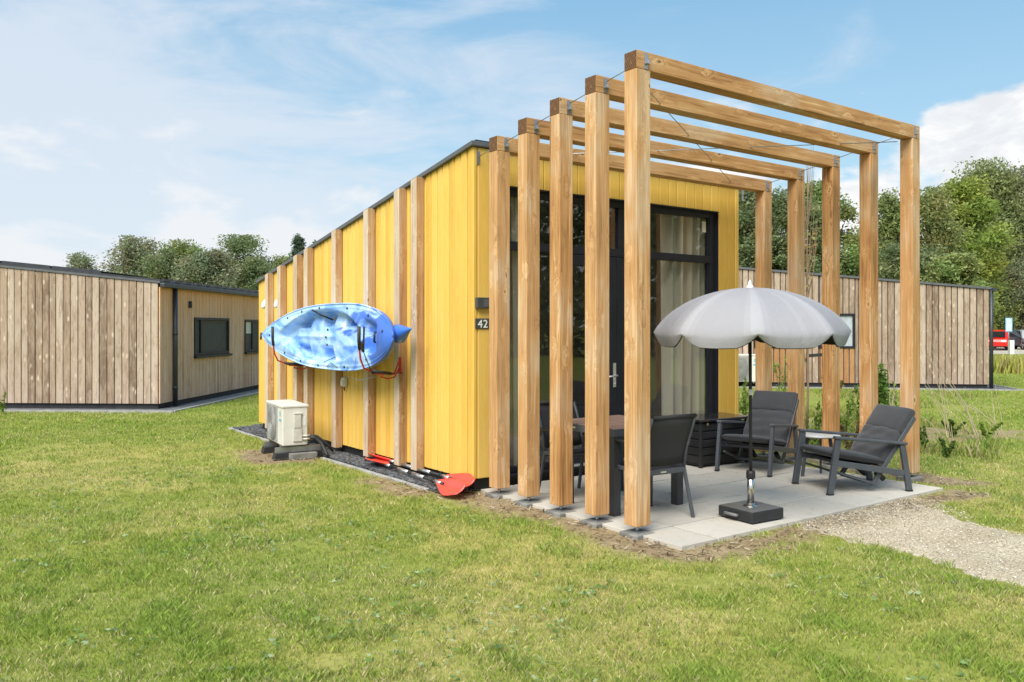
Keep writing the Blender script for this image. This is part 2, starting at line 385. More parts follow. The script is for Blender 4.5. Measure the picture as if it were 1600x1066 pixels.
# ------------------------------------------------------------------ value noise for lawn patches
def vnoise(x, y, sc, seed):
    x = np.asarray(x)*sc+1000; y = np.asarray(y)*sc+1000
    xi = np.floor(x).astype(np.int64); yi = np.floor(y).astype(np.int64); fx = x-xi; fy = y-yi
    fx = fx*fx*(3-2*fx); fy = fy*fy*(3-2*fy)
    def h(a, b):
        n = (a*374761393+b*668265263+seed*2147483647) & 0xffffffff
        n = ((n ^ (n >> 13))*1274126177) & 0xffffffff
        return ((n ^ (n >> 16)) & 0xffff)/65535.
    return (h(xi, yi)*(1-fx)+h(xi+1, yi)*fx)*(1-fy)+(h(xi, yi+1)*(1-fx)+h(xi+1, yi+1)*fx)*fy
def fbm(x, y, sc, seed, o=4):
    s = 0; a = .5; t = 0
    for i in range(o): s = s+a*vnoise(x, y, sc*2**i, seed+i*17); t += a; a *= .5
    return s/t
def sstep(v, a, b):
    t = np.clip((v-a)/(b-a), 0, 1); return t*t*(3-2*t)
def path_mask(x, y):
    """1 inside the pale path that runs from the terrace towards -Y"""
    wob = (fbm(x, y, 1.6, 5)-.5)*.55+(fbm(x, y, 7, 9)-.5)*.12
    l = 5.62+sstep(y, 2.6, 4.2)*.30+wob; r = 7.02+sstep(y, 3.0, 4.1)*.55+wob
    return sstep(x, l-.06, l+.06)*(1-sstep(x, r-.06, r+.06))*(y < 4.19)
def dirt_mask(x, y):
    n = fbm(x, y, 2.2, 31)-.5; n2 = fbm(x, y, 9, 33)-.5
    k = n*.9+n2*.35
    # along the line of posts, round the heat pump, along the terrace front, beyond the terrace
    m = sstep(4.62+k*.5-x, -.12, .02)*sstep(x, 4.02+k*.55, 4.36+k*.4)*sstep(y, 3.85+k*.3, 4.15)*(1-sstep(y, 6.9, 7.3))
    m = np.maximum(m, sstep(.20+k*.45-np.abs(y-4.04), -.1, .1)*sstep(x, 4.1, 4.5)*(1-sstep(x, 8.4, 8.75)))
    d = np.hypot((x-3.70)/.52, (y-10.15)/.80); m = np.maximum(m, 1-sstep(d+k*1.0, .65, 1.15))
    m = np.maximum(m, .95*sstep(.25+k*.6-np.abs(x-4.02), -.12, .12)*sstep(y, 6.7, 7.1)*(1-sstep(y, 7.9, 8.6)))
    m = np.maximum(m, sstep(.22+k*.5-np.abs(x-8.9), -.1, .1)*sstep(y, 3.9, 4.2)*(1-sstep(y, 6.4, 7)))
    d = np.hypot((x-12.2)/2.6, (y-6.7)/1.5); m = np.maximum(m, (1-sstep(d+k*1.9, .5, 1.0))*.85)
    d = np.hypot((x-11.8)/2.2, (y-9.0)/1.6); m = np.maximum(m, (1-sstep(d+k*2.2, .4, 1.0))*.55)
    return np.clip(m, 0, 1)
def lawn_color(x, y):
    a = fbm(x, y, .55, 3, 5); b = fbm(x, y, 2.6, 12, 4); c = fbm(x, y, .18, 21, 3)
    k = a*.6+b*.55+c*.35-.25
    g = np.stack([np.full_like(k, q) for q in (.32, .395, .075)], -1)
    yl = np.stack([np.full_like(k, q) for q in (.52, .50, .16)], -1)
    dk = np.stack([np.full_like(k, q) for q in (.29, .375, .075)], -1)
    t = sstep(k, .46, .82)[..., None]; s = sstep(k, .28, .44)[..., None]
    far = sstep(np.hypot(x, y), 9, 16)[..., None]
    t = t*(1-.72*far)
    col = dk*(1-s)+g*s; col = col*(1-t)+yl*t
    return col

# ================================================================== SETTING
GZ = -.03
def axis(lo, hi, step, far):
    a = list(np.arange(lo, hi+1e-6, step)); s = step
    while a[-1] < far: s *= 1.35; a.append(a[-1]+s)
    s = step
    while a[0] > -far: s *= 1.35; a.insert(0, a[0]-s)
    return np.array(a)
def col_attr(me, c, domain='POINT'):
    at_ = me.color_attributes.new('col', 'FLOAT_COLOR', domain)
    at_.data.foreach_set('color', np.concatenate([c, np.ones((len(c), 1))], 1).astype(np.float32).ravel())
SOIL = np.array([.25, .175, .105]); STRAW = np.array([.48, .39, .24])
def ground_sheet():
    xs = axis(-3, 17, .085, 1500); ys = axis(1.5, 18, .085, 1500)
    X, Y = np.meshgrid(xs, ys); nx, ny = len(xs), len(ys)
    x = X.ravel(); y = Y.ravel()
    d = dirt_mask(x, y); r = np.hypot(x, y)
    z = GZ+(fbm(x, y, .35, 77, 3)-.5)*.10*sstep(r, 7, 20)*(r < 400)*(1-sstep(np.abs(x-6.4), 0, 7)*0) 
    near = (x > 3.6) & (x < 9.6) & (y > 3.2) & (y < 14.5)
    z = np.where(near, GZ+(fbm(x, y, 3, 8, 3)-.5)*.018, z)
    me = bpy.data.meshes.new('ground'); idx = np.arange(nx*ny).reshape(ny, nx)
    fs = np.stack([idx[:-1, :-1], idx[:-1, 1:], idx[1:, 1:], idx[1:, :-1]], -1).reshape(-1, 4)
    me.vertices.add(nx*ny); me.vertices.foreach_set('co', np.stack([x, y, z], 1).ravel())
    me.loops.add(fs.size); me.loops.foreach_set('vertex_index', fs.ravel())
    me.polygons.add(len(fs)); me.polygons.foreach_set('loop_start', np.arange(0, fs.size, 4)); me.polygons.foreach_set('loop_total', np.full(len(fs), 4))
    me.update(); me.polygons.foreach_set('use_smooth', [True]*len(fs))
    c = lawn_color(x, y)*np.array([.82, .72, .8]); k = fbm(x, y, 5, 44)[:, None]
    soil = SOIL*(1-k*.6)+STRAW*k*.6
    c = c*(1-d[:, None])+soil*d[:, None]
    col_attr(me, c); me.materials.append(GROUND)
    o = bpy.data.objects.new('ground', me); COL.objects.link(o); kind(o, 'structure', 'mown lawn with patches of bare soil'); return o
ground_sheet()

def path_sheet():
    ys = np.arange(-9, 4.17, .06); mb = MB(); pr = None
    for y in ys:
        wob = float(fbm(np.array([6.]), np.array([y]), 1.6, 5)[0]-.5)*.5
        l = 5.60+float(sstep(y, 2.6, 4.1))*.30+wob+random.uniform(-.05, .05)
        r = 7.05+float(sstep(y, 3.0, 4.0))*.6+wob+random.uniform(-.05, .05)
        row = [(l+(r-l)*k/12, y, GZ+.012+.008*math.sin(k*.9+y*2)+(0 if 0 < k < 12 else -.02)) for k in range(13)]
        if pr: mb.add(pr+row, [(k, k+1, 14+k, 13+k) for k in range(12)], 0, .5, True)
        pr = row
    kind(mb.build('path', PATH), 'structure', 'pale crushed shell path leading away from the terrace')
path_sheet()

def patio():
    mb = MB(); s = .486; x0s = [4.56]+[4.966+s*i for i in range(8)]; ys = [4.18+s*i for i in range(6)]
    for i in range(len(x0s)-1):
        for j in range(len(ys)-1):
            g = .0085; a, b = x0s[i], x0s[i+1]
            if i == 7: b = 8.36
            y0, y1 = ys[j], ys[j+1]
            if j == 4: y1 = 6.84
            dz_ = random.uniform(-.0015, .0015)
            mb.box(a+g, b-g, y0+g, y1-g, -.05, dz_)
    mb.box(4.60, 8.32, 4.22, 6.8, -.06, -.022, 1)
    kind(mb.build('patio_paving', [TILE, plain('jointing_sand', (.05, .043, .034), .95, 0, .3)], bevel=.003), 'structure', 'terrace of square pale concrete slabs')
patio()

# ================================================================== YELLOW CABIN
XL, YF, YB, XR = 4.50, 6.865, 13.10, 8.545
SL = .1735
def ztop(y): return 3.388-SL*(y-YF)
def yellow_house():
    H = thing('yellow_cabin', 'bright yellow boarded cabin with timber battens and a full height dark framed glass front', 'cabin', (XL, YF, 0))
    # side cladding facing -X
    mb = MB(); y = YF; bw = .118
    while y < YB-.02:
        y1 = min(y+bw, YB); t = random.uniform(-.0025, .0025); k = random.uniform(-.003, .003)
        g = .0056; zb = .095
        x0 = XL+t
        vs = [(x0+.014, y+g, 0), (x0+k, y+.018, 0), (x0-k, y1-.018, 0), (x0+.014, y1-g, 0), (XL+.03, y1-g, 0), (XL+.03, y+g, 0)]
        lo = [(a, b, zb) for a, b, _ in vs]; hi_ = [(a, b, ztop(b)) for a, b, _ in vs]
        n = 6; mb.add(lo+hi_, [tuple(range(n)), tuple(range(n, 2*n))[::-1]]+[(i, (i+1) % n, n+(i+1) % n, n+i) for i in range(n)])
        y = y1
    mb.build('side_cladding', YEL, H, world=True)
    # front cladding facing -Y
    ox0, ox1, oz0, oz1 = 4.86, 8.155, .10, 3.04
    mb = MB()
    def fboard(a, b, z0, z1, t=None):
        t = random.uniform(-.0015, .0015); g = .0045
        mb.prism([(a+g, z0), (b-g, z0), (b-g, z1), (a+g, z1)], YF+t, YF+.03)
    fboard(XL+.003, 4.552, .10, 3.386); fboard(4.552, 4.71, .10, 3.386); fboard(4.71, ox0, .10, 3.386)
    x = ox0; bs = [4.93, 5.08, 5.235, 5.39, 5.545, 5.70, 5.855, 6.01, 6.165, 6.32, 6.48, 6.64, 6.80, 6.955, 7.111, 7.274, 7.409, 7.565, 7.722, 7.874, 8.01, 8.155]
    for b in bs: fboard(x, b, oz1, 3.386); x = b
    fboard(8.155, 8.321, .10, 3.386); fboard(8.321, 8.467, .10, 3.386); fboard(8.467, 8.545, .10, 3.386)
    mb.build('front_cladding', YELF, H, world=True, bevel=.007)
    # other sides, plinth, core walls
    mb = MB()
    y = YF+.03
    while y < YB-.02:
        y1 = min(y+.16, YB)
        mb.box(XR-.03, XR, y+.003, y1-.003, .10, 3.388-SL*(y1-YF)); y = y1
    mb.build('far_side_cladding', YEL, H, world=True)
    mb = MB(); x = XL
    while x < XR-.02:
        x1 = min(x+.16, XR); mb.box(x+.003, x1-.003, YB-.03, YB, .10, ztop(YB)-.005); x = x1
    mb.build('rear_cladding', YEL, H, world=True)
    mb = MB()
    mb.box(XL+.05, XR-.05, YF+.06, YB-.06, -.12, .098)
    mb.build('plinth', RUBBER, H, world=True)
    mb = MB()
    def side(x0, x1):
        mb.prism([(YF+.035, .10), (YB-.035, .10), (YB-.035, ztop(YB)-.02), (YF+.035, ztop(YF)-.03)], x0, x1, 0, 'X')
    mm = MB(); mm.prism([(YF+.031, .099), (YB-.032, .099), (YB-.032, ztop(YB)-.02), (YF+.031, ztop(YF)-.03)], XL+.0303, XL+.0317, 0, 'X'); mm.box(XL+.034, 4.855, YF+.0305, YF+.0335, .10, 3.35); mm.box(8.158, XR-.034, YF+.0305, YF+.0335, .10, 3.35); mm.box(4.858, 8.157, YF+.0305, YF+.0335, 3.045, 3.35); mm.build('wall_membrane', RUBBER, H, world=True)
    side(XL+.032, XL+.18); side(XR-.18, XR-.032)
    mb.box(XL+.18, XR-.18, YB-.18, YB-.035, .10, ztop(YB)-.03)
    mb.box(XL+.18, ox0-.002, YF+.035, YF+.16, .10, 3.34); mb.box(ox1+.002, XR-.18, YF+.035, YF+.16, .10, 3.34)
    mb.box(ox0-.002, ox1+.002, YF+.035, YF+.16, oz1+.002, 3.34)
    mb.box(XL+.18, XR-.18, 10.4, 10.5, .12, 2.6)
    mb.build('interior_wall', INT, H, world=True)
    mb = MB(); mb.box(XL+.18, XR-.18, YF+.16, YB-.18, .099, .118); mb.build('interior_floor', INTD, H, world=True)
    # roof
    mb = MB()
    def rz_(y): return 3.388-SL*(y-YF)
    poly = [(YF-.03, rz_(YF-.03)+.002), (YB+.03, rz_(YB+.03)+.002), (YB+.03, rz_(YB+.03)+.05), (YF-.03, rz_(YF-.03)+.05)]
    mb.prism(poly, XL-.035, XR+.035, 0, 'X')
    rf = mb.build('roof', ROOFG, H, world=True, bevel=.006)
    mb = MB(); mb.prism([(YF, rz_(YF)+.052), (YB, rz_(YB)+.052), (YB, rz_(YB)+.075), (YF, rz_(YF)+.075)], XL+.03, XR-.03, 0, 'X')
    mb.build('roof_membrane', ANTH, rf).location = (-XL, -YF, 0)
    # battens
    proto = None
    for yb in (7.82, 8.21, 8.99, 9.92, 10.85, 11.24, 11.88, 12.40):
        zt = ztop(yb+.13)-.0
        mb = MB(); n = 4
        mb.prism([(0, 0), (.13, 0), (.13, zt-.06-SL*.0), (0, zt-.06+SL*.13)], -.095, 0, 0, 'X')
        mb.m[0] = mb.m[1] = 1 if mb.v[0][0] < 0 else 0; mb.m[1] = 0; o = mb.build('batten', [BATTEN, BATTEN_PALE], H, bevel=.004); o.location = (-.0045, yb-YF, .06)
    # window wall
    yfr = YF+.045; d = .07
    F = MB()
    def fb(x0, x1, z0, z1, y0=yfr, y1=yfr+d): F.box(x0, x1, y0, y1, z0, z1)
    fb(4.862, 4.94, .105, 3.036); fb(8.045, 8.152, .105, 3.036)
    fb(4.94, 8.045, 2.955, 3.036); fb(4.94, 5.56, .105, .165); fb(6.56, 8.045, .105, .165)
    fb(4.94, 8.045, 2.40, 2.488, yfr-.006)
    fb(5.56, 5.64, .105, 2.40); fb(6.515, 6.60, .105, 2.40); fb(5.56, 5.64, 2.488, 2.955); fb(6.50, 6.60, 2.488, 2.955)
    fb(8.025, 8.045, .165, 2.40, yfr+.012); fb(8.025, 8.045, 2.488, 2.955, yfr+.012)
    WF = F.build('window_frame', FRAME, H, world=True, bevel=.004)
    rv = MB(); rv.box(4.862, 4.872, YF+.002, yfr-.002, .105, 3.036); rv.box(8.143, 8.153, YF+.002, yfr-.002, .105, 3.036); rv.box(4.875, 8.14, YF-.02, yfr-.002, 3.025, 3.038); rv.box(4.875, 8.14, YF-.045, yfr-.002, .085, .103)
    rv.build('reveal_trim', FRAME, H, world=True)
    yg = yfr+.03
    for (a, b, z0, z1) in ((4.94, 5.56, .165, 2.40), (6.60, 8.025, .165, 2.40), (4.94, 5.56, 2.488, 2.955), (5.64, 6.50, 2.488, 2.955), (6.60, 8.025, 2.488, 2.955)):
        mb = MB(); mb.add([(a, yg, z0), (b, yg, z0), (b, yg, z1), (a, yg, z1)], [(0, 1, 2, 3)])
        mb.build('pane', GLASS, H, world=True, fix=False)
    # door
    D = MB(); yd = YF+.035
    def db(x0, x1, z0, z1, y0=yd, y1=yd+.06): D.box(x0, x1, y0, y1, z0, z1)
    db(5.645, 5.785, .13, 2.395); db(6.335, 6.512, .13, 2.395); db(5.785, 6.335, 2.28, 2.395); db(5.785, 6.335, .13, .25); db(5.785, 6.335, .62, .74)
    D.box(6.46, 6.468, yd-.004, yd, .14, 2.39)
    DO = D.build('door', FRAME, H, world=True, bevel=.005)
    def dchild(mb, name, m, **k):
        o = mb.build(name, m, DO, **k); o.location = Vector((-XL, -YF, 0)); return o
    for z0, z1 in ((.25, .62), (.74, 2.28)):
        mb = MB(); mb.add([(5.785, yd+.03, z0), (6.335, yd+.03, z0), (6.335, yd+.03, z1), (5.785, yd+.03, z1)], [(0, 1, 2, 3)])
        dchild(mb, 'pane', GLASS if z0 > .5 else GLASS, fix=False)
    mb = MB(); mb.box(6.405, 6.445, yd-.008, yd, .93, 1.20); mb.tube([(6.425, yd, 1.06), (6.425, yd-.05, 1.06), (6.33, yd-.055, 1.055), (6.30, yd-.05, 1.05)], .010, 8)
    mb.lathe([(.0001, -.006), (.012, -.006), (.012, .006), (.0001, .006)], (6.425, yd-.012, .965), 10)
    dchild(mb, 'handle', plain('satin_steel', (.60, .60, .60), .4, .6))
    mb = MB(); mb.box(5.64, 6.52, YF-.03, YF+.03, .09, .128); dchild(mb, 'threshold', ALU)
    # small things behind the glass
    mb = MB(); mb.box(7.93, 8.0, yg-.004, yg-.002, 2.78, 2.915); mb.build('sticker', plain('cream_label', (.62, .6, .5), .5), H, world=True)
    mb = MB(); mb.box(6.05, 6.16, 8.3, 8.42, .118, 2.5); mb.box(6.22, 6.30, 8.3, 8.42, .118, 2.5); mb.box(6.0, 6.4, 8.3, 8.42, 2.5, 2.62); mb.build('interior_door_frame', INTW, H, world=True, bevel=.004)
    return H
HOUSE = yellow_house()

def curtain(name, label, x0, x1, y, z0, z1, ph, grp=None):
    mb = MB(); N = 90; ZN = 14
    def off(u, z):
        t = (z-z0)/(z1-z0); am = .066*(.75+.25*t)
        return am*math.sin(u*40+ph+.5*math.sin(u*11+z*.4))+.012*math.sin(u*103+z*.8+ph)
    rows = []
    for j in range(ZN+1):
        z = z0+(z1-z0)*j/ZN
        rows.append([(x0+(x1-x0)*i/N+.012*math.sin(i*.7+z), y+off((x1-x0)*i/N, z), z) for i in range(N+1)])
    vs = [p for r in rows for p in r]
    mb.add(vs, [(j*(N+1)+i, j*(N+1)+i+1, (j+1)*(N+1)+i+1, (j+1)*(N+1)+i) for j in range(ZN) for i in range(N)], 0, .5, True)
    t = thing(name, label, 'curtain', ((x0+x1)/2, y, z0), 0, grp)
    mb.build('fabric', CURT, t, world=True, fix=False)
    r = MB(); r.tube([(x0-.03, y, z1+.015), (x1+.03, y, z1+.015)], .012, 8); r.build('rail', WHITEP, t, world=True)
curtain('curtain', 'long beige curtain gathered in folds behind the wide pane nearest the cushion box', 7.35, 8.13, 7.035, .13, 3.0, .4, 'curtains behind the glass front')
curtain('curtain', 'narrow beige curtain glimpsed behind the pane at the house number corner', 4.90, 5.16, 7.035, .13, 3.0, 1.9, 'curtains behind the glass front')

# fixtures on the cabin walls
def number_sign():
    t = thing('house_number_sign', 'small dark plate with the white number 42 on the yellow front wall', 'house number', (4.604, YF-.003, 1.587))
    MB().box(-.082, .082, -.008, 0, 0, .104).build('plate', PLATE, t, bevel=.002)
    cu = bpy.data.curves.new('digits', 'FONT'); cu.body = '42'; cu.size = .112; cu.align_x = 'CENTER'; cu.extrude = .0015; cu.offset = .0006; cu.space_character = 1.12
    tmp = bpy.data.objects.new('tmp_digits', cu); COL.objects.link(tmp)
    bpy.context.view_layer.update(); dg = bpy.context.evaluated_depsgraph_get()
    me = bpy.data.meshes.new_from_object(tmp.evaluated_get(dg)); bpy.data.objects.remove(tmp)
    me.materials.clear(); me.materials.append(LINE)
    o = bpy.data.objects.new('digits', me); COL.objects.link(o); o.parent = t; o.location = (.004, -.0105, .0125); o.rotation_euler = (R(90), 0, 0)
number_sign()
t = thing('wall_box', 'dark grey ribbed box fixed just above the house number', 'wall box', (4.604, YF-.003, 1.79))
MB().box(-.083, .083, -.05, 0, 0, .108).build('casing', PLATE, t, bevel=.004)
mb = MB(); mb.box(-.012, .074, -.0535, -.0505, .015, .092)
mb.build('panel', plain('grey_keypad', (.085, .09, .1), .45), t, bevel=.001)
mb = MB()
for i in range(3): mb.box(-.005, .066, -.0555, -.054, .027+i*.022, .033+i*.022)
mb.build('ribs', plain('grey_rib', (.16, .165, .18), .4), t)
def vent(y, label):
    t = thing('vent_hood', label, 'vent hood', (XL-.006, y, 1.99), 0, 'vent hoods high on the yellow side wall')
    mb = MB(); n = 14
    vs = []; fs = []
    for i in range(7):
        a = i/6*math.pi/2; r = .085*math.cos(a)**.5 if i < 6 else .002
        for k in range(n): vs.append((-.10*math.sin(a)-.01, r*math.cos(2*math.pi*k/n), r*.9*math.sin(2*math.pi*k/n) - (.012*i)))
    for i in range(6):
        for k in range(n): fs.append((i*n+k, i*n+(k+1) % n, (i+1)*n+(k+1) % n, (i+1)*n+k))
    mb.add(vs, fs, 0, .5, True); mb.build('hood', WHITE, t)
    mb = MB(); mb.box(-.012, 0, -.095, .095, -.095, .095); mb.build('flange', WHITE, t, bevel=.003)
    mb = MB()
    for i in range(4): mb.box(-.075+i*.014, -.068+i*.014, -.05, .05, -.098, -.06)
    mb.build('louvre', ANTH, t)
vent(12.62, 'round white vent hood nearest the far corner of the yellow side wall')
vent(12.07, 'round white vent hood between two far battens on the yellow side wall')
t = thing('outdoor_socket', 'small white weatherproof socket on the yellow wall below the kayak', 'socket', (XL-.004, 9.80, .85))
MB().box(-.055, 0, -.045, .045, 0, .115).build('box', WHITEP, t, bevel=.012, seg=3)
MB().box(-.068, -.056, -.036, .036, .01, .082).build('cover', WHITEP, t, bevel=.006)
MB().tube([(-.03, .0, 0), (-.03, 0, -.03), (-.02, 0, -.05)], .008, 8).build('cable_gland', RUBBER, t)

# ================================================================== PERGOLA
def pergola():
    P = thing('timber_pergola', 'open pergola of five square timber portal frames in front of the glass front', 'pergola', (4.526, 4.611, 0))
    L = 4.182; ys = [0.4688*i for i in range(5)]
    tops = [3.743-.1664*y for y in ys]
    # posts and beams are modelled with their length along local z
    for i, y in enumerate(ys):
        zb = tops[i]-.142
        for j, x in enumerate((0, L-.150)):
            mb = MB(); mb.box(0, .150, 0, .138, 0, zb-.06)
            o = mb.build('post', TIMBER, P, bevel=.005); o.location = (x, y, .06)
            fo = MB(); cx, cy = .075, .069
            fo.box(cx-.10, cx+.10, cy-.10, cy+.10, -.16, -.055+(0 if j == 0 else .01), 0)
            f1 = fo.build('footing', CONCD, o, bevel=.008)
            s = MB(); s.tube([(cx, cy, -.055), (cx, cy, -.004)], .016, 10); s.box(cx-.05, cx+.05, cy-.05, cy+.05, -.054, -.046); s.box(cx-.045, cx+.045, cy-.045, cy+.045, -.008, -.001)
            s.build('post_shoe', GALV, o)
        mb = MB(); g = .001
        mb.box(0, .140, g, .138-g, 0, L, 0, None, (0, 0, 0, 0, 1, 1))
        b = mb.build('beam', [TIMBER, ENDG], P, bevel=.004); b.location = (0, y, tops[i]); b.rotation_euler = (0, R(90), 0)
        for xx in (.10, L-.10):
            br = MB()   # local x = down, local z = along the beam
            br.box(.012, .135, -.004, -.0012, xx-.018, xx+.018); br.box(.095, .10, -.03, -.0045, xx-.018, xx+.018); br.box(.06, .10, -.028, -.0045, xx+.014, xx+.018)
            br.build('bracket', GALV, b)
    hz = 3.29
    def wire(a, b): 
        MB().tube([a, b], .0042, 6).build('tension_wire', GALV, P)
    for xx in (.10, L-.10):
        for i in range(5):
            y0 = ys[i]; z0 = tops[i]-.045
            y1 = ys[i-1]+.138 if i else None
            if i: wire((xx, y0-.02, z0), (xx, y1, tops[i-1]-.075))
        wire((xx if xx > 1 else .03, YF-4.611-.012, hz), (xx if xx > 1 else .06, ys[4]+.138, tops[4]-.08))
        w_ = MB(); X0 = (xx if xx > 1 else .03); w_.box(X0-.018, X0+.018, YF-4.611-.010, YF-4.611-.004, hz-.07, hz+.06); w_.build('wall_bracket', GALV, P)
    wire((.16, .16, tops[0]-.155), (L-.12, YF-4.611-.02, 3.30)); wire((L-.16, .16, tops[0]-.155), (.12, YF-4.611-.02, 3.30))
pergola()

# slate strip, concrete edging
def strip():
    mb = MB(); z = GZ+.012
    mb.add([(4.19, 6.9, z), (4.62, 6.9, z), (4.62, 13.5, z), (4.19, 13.5, z)], [(0, 1, 2, 3)])
    mb.add([(4.62, 13.04, z), (8.9, 13.04, z), (8.9, 13.5, z), (4.62, 13.5, z)], [(0, 1, 2, 3)])
    kind(mb.build('gravel_bed', plain('dark_grit', (.05, .052, .056), .9, 0, .4)), 'structure')
    mb = MB()
    def run(p, q):
        p = Vector(p); q = Vector(q); n = max(1, round((q-p).length/1.0)); 
        for i in range(n):
            a = p.lerp(q, i/n); b = p.lerp(q, (i+1)/n); d = (b-a).normalized()
            off = random.uniform(-.004, .004)
            mb.bar((a.x+d.x*.003+off, a.y+d.y*.003, -.06+random.uniform(-.003, .003)), (b.x-d.x*.003+off, b.y-d.y*.003, -.06+random.uniform(-.003, .003)), .05, .10)
    run((4.19, 7.22, 0), (4.15, 9.75, 0)); run((4.15, 10.95, 0), (4.16, 13.5, 0)); run((4.19, 13.52, 0), (8.9, 13.52, 0))
    kind(mb.build('edging_kerb', CONC, bevel=.006), 'structure', 'thin concrete edging beside the slate strip')
strip()
def chips(name, regions, n, label):
    rs = np.random.RandomState(3); V = []; Fc = []; Rn = []
    cube = np.array([(x, y, z) for x in (-1, 1) for y in (-1, 1) for z in (-1, 1)], float)
    ff = np.array([(0, 1, 3, 2), (4, 6, 7, 5), (0, 4, 5, 1), (2, 3, 7, 6), (0, 2, 6, 4), (1, 5, 7, 3)])
    ws = np.array([r[0] for r in regions]); pick = rs.choice(len(regions), n, p=ws/ws.sum())
    for i in range(n):
        P, U, W = regions[pick[i]][1:4]; a, b = rs.rand(2)
        p = np.array(P)+np.array(U)*a+np.array(W)*b
        s = np.array([rs.uniform(.010, .026), rs.uniform(.008, .02), rs.uniform(.003, .010)])*regions[pick[i]][4]
        c = cube*s*(1+rs.uniform(-.35, .35, (8, 3)))
        th, ph = rs.uniform(0, 6.28), rs.uniform(-.5, .5)
        Rz = np.array([[math.cos(th), -math.sin(th), 0], [math.sin(th), math.cos(th), 0], [0, 0, 1]]); Rx = np.array([[1, 0, 0], [0, math.cos(ph), -math.sin(ph)], [0, math.sin(ph), math.cos(ph)]])
        c = c@(Rz@Rx).T; c[:, :2] += p; c[:, 2] += GZ+.02+rs.uniform(0, .012)
        V.append(c); Fc.append(ff+8*i); Rn += [rs.rand()]*6
    me = bpy.data.meshes.new(name); me.from_pydata(np.concatenate(V).tolist(), [], np.concatenate(Fc).tolist())
    a = me.attributes.new('rnd', 'FLOAT', 'FACE'); a.data.foreach_set('value', Rn); me.materials.append(SLATE)
    o = bpy.data.objects.new(name, me); COL.objects.link(o); kind(o, 'stuff', label)
chips('slate_chippings', [(3, (4.225, 6.95), (.27, 0), (0, 2.9), 1), (2, (4.20, 9.8), (.3, 0), (0, 3.6), 1.15), (1, (4.5, 13.12), (2, 0), (0, .35), 1.2)], 6500, 'dark slate chippings along the foot of the yellow wall')

# ================================================================== NEIGHBOURING CABINS
def vboards(mb, P, U, s0, s1, wid, zb, zt, N, gap=.006, thick=.024, holes=()):
    """boards on a vertical wall through P along U, N outward normal; zt(s) the top; holes (s0,s1,z0,z1)"""
    s = s0
    while s < s1-.01:
        e = min(s+wid*random.uniform(.92, 1.08), s1)
        for h in holes:
            for k in h[:2]:
                if s+.015 < k < e+.02: e = k
        r = random.random(); segs = [(zb, None)]
        zs = [(zb, zt((s+e)/2))]
        for h in holes:
            if e > h[0]+.02 and s < h[1]-.02:
                zs = [q for a, b in zs for q in ((a, min(b, h[2])), (max(a, h[3]), b)) if q[1]-q[0] > .02]
        tk = thick+random.uniform(-.004, .004)
        for a, b in zs:
            top0 = b if b != zt((s+e)/2) else zt(s+gap); top1 = b if b != zt((s+e)/2) else zt(e-gap)
            q = []
            for (t, z) in ((s+gap/2, a), (e-gap/2, a), (e-gap/2, top1), (s+gap/2, top0)):
                for w_ in (0, tk): q.append((P[0]+U[0]*t+N[0]*w_, P[1]+U[1]*t+N[1]*w_, z))
            mb.add(q, [(1, 3, 5, 7), (6, 4, 2, 0), (0, 2, 3, 1), (2, 4, 5, 3), (4, 6, 7, 5), (6, 0, 1, 7)], 0, r)
        s = e
def cabin_window(parent, P, U, N, s0, s1, z0, z1, mull, sill=True, dark=True, blind=None):
    """a dark framed window set into a wall; local axes from U and N"""
    def q(mb, a, b, n0, n1, c, d, m=0):
        vs = [(P[0]+U[0]*s+N[0]*n, P[1]+U[1]*s+N[1]*n, z) for s in (a, b) for n in (n0, n1) for z in (c, d)]
        mb.add(vs, [(0, 1, 3, 2), (4, 6, 7, 5), (0, 4, 5, 1), (2, 3, 7, 6), (0, 2, 6, 4), (1, 5, 7, 3)], m)
    mb = MB(); w_ = .055
    q(mb, s0, s0+w_, -.04, .045, z0, z1); q(mb, s1-w_, s1, -.04, .045, z0, z1); q(mb, s0+w_, s1-w_, -.04, .045, z1-w_, z1); q(mb, s0+w_, s1-w_, -.04, .045, z0, z0+w_)
    for m in mull: q(mb, m-.045, m+.045, -.03, .035, z0+w_, z1-w_)
    W = mb.build('window', FRAME, parent, world=True, bevel=.004)
    def ch(mb, n, m, **k):
        o = mb.build(n, m, parent, world=True, **k); o.parent = W; return o
    e = [s0+w_]+[x for m in mull for x in (m-.045, m+.045)]+[s1-w_]
    mb = MB()
    for i in range(0, len(e), 2): q(mb, e[i], e[i+1], -.012, -.006, z0+w_, z1-w_)
    ch(mb, 'pane', DGLASS)
    if len(e) > 2:      # the opening leaf's own lighter inner frame
        a, b = e[2], e[3]; mb = MB(); k = .03; g = .004
        for aa, bb, cc, dd in ((a, a+k, z0+w_+g, z1-w_-g), (b-k, b, z0+w_+g, z1-w_-g), (a+k, b-k, z0+w_+g, z0+w_+k), (a+k, b-k, z1-w_-k, z1-w_-g)): q(mb, aa, bb, -.004, .012, cc, dd)
        ch(mb, 'leaf', plain('grey_leaf_frame', (.07, .065, .06), .5, 0, .12, 60, .25))
    if blind:
        mb = MB(); q(mb, blind[0], blind[1], -.0045, -.001, blind[2], blind[3]); ch(mb, 'blind', WHITEP)
    if sill:
        mb = MB(); q(mb, s0-.02, s1+.05, .02, .10, z0-.055, z0-.004); ch(mb, 'sill', FRAME, bevel=.005)
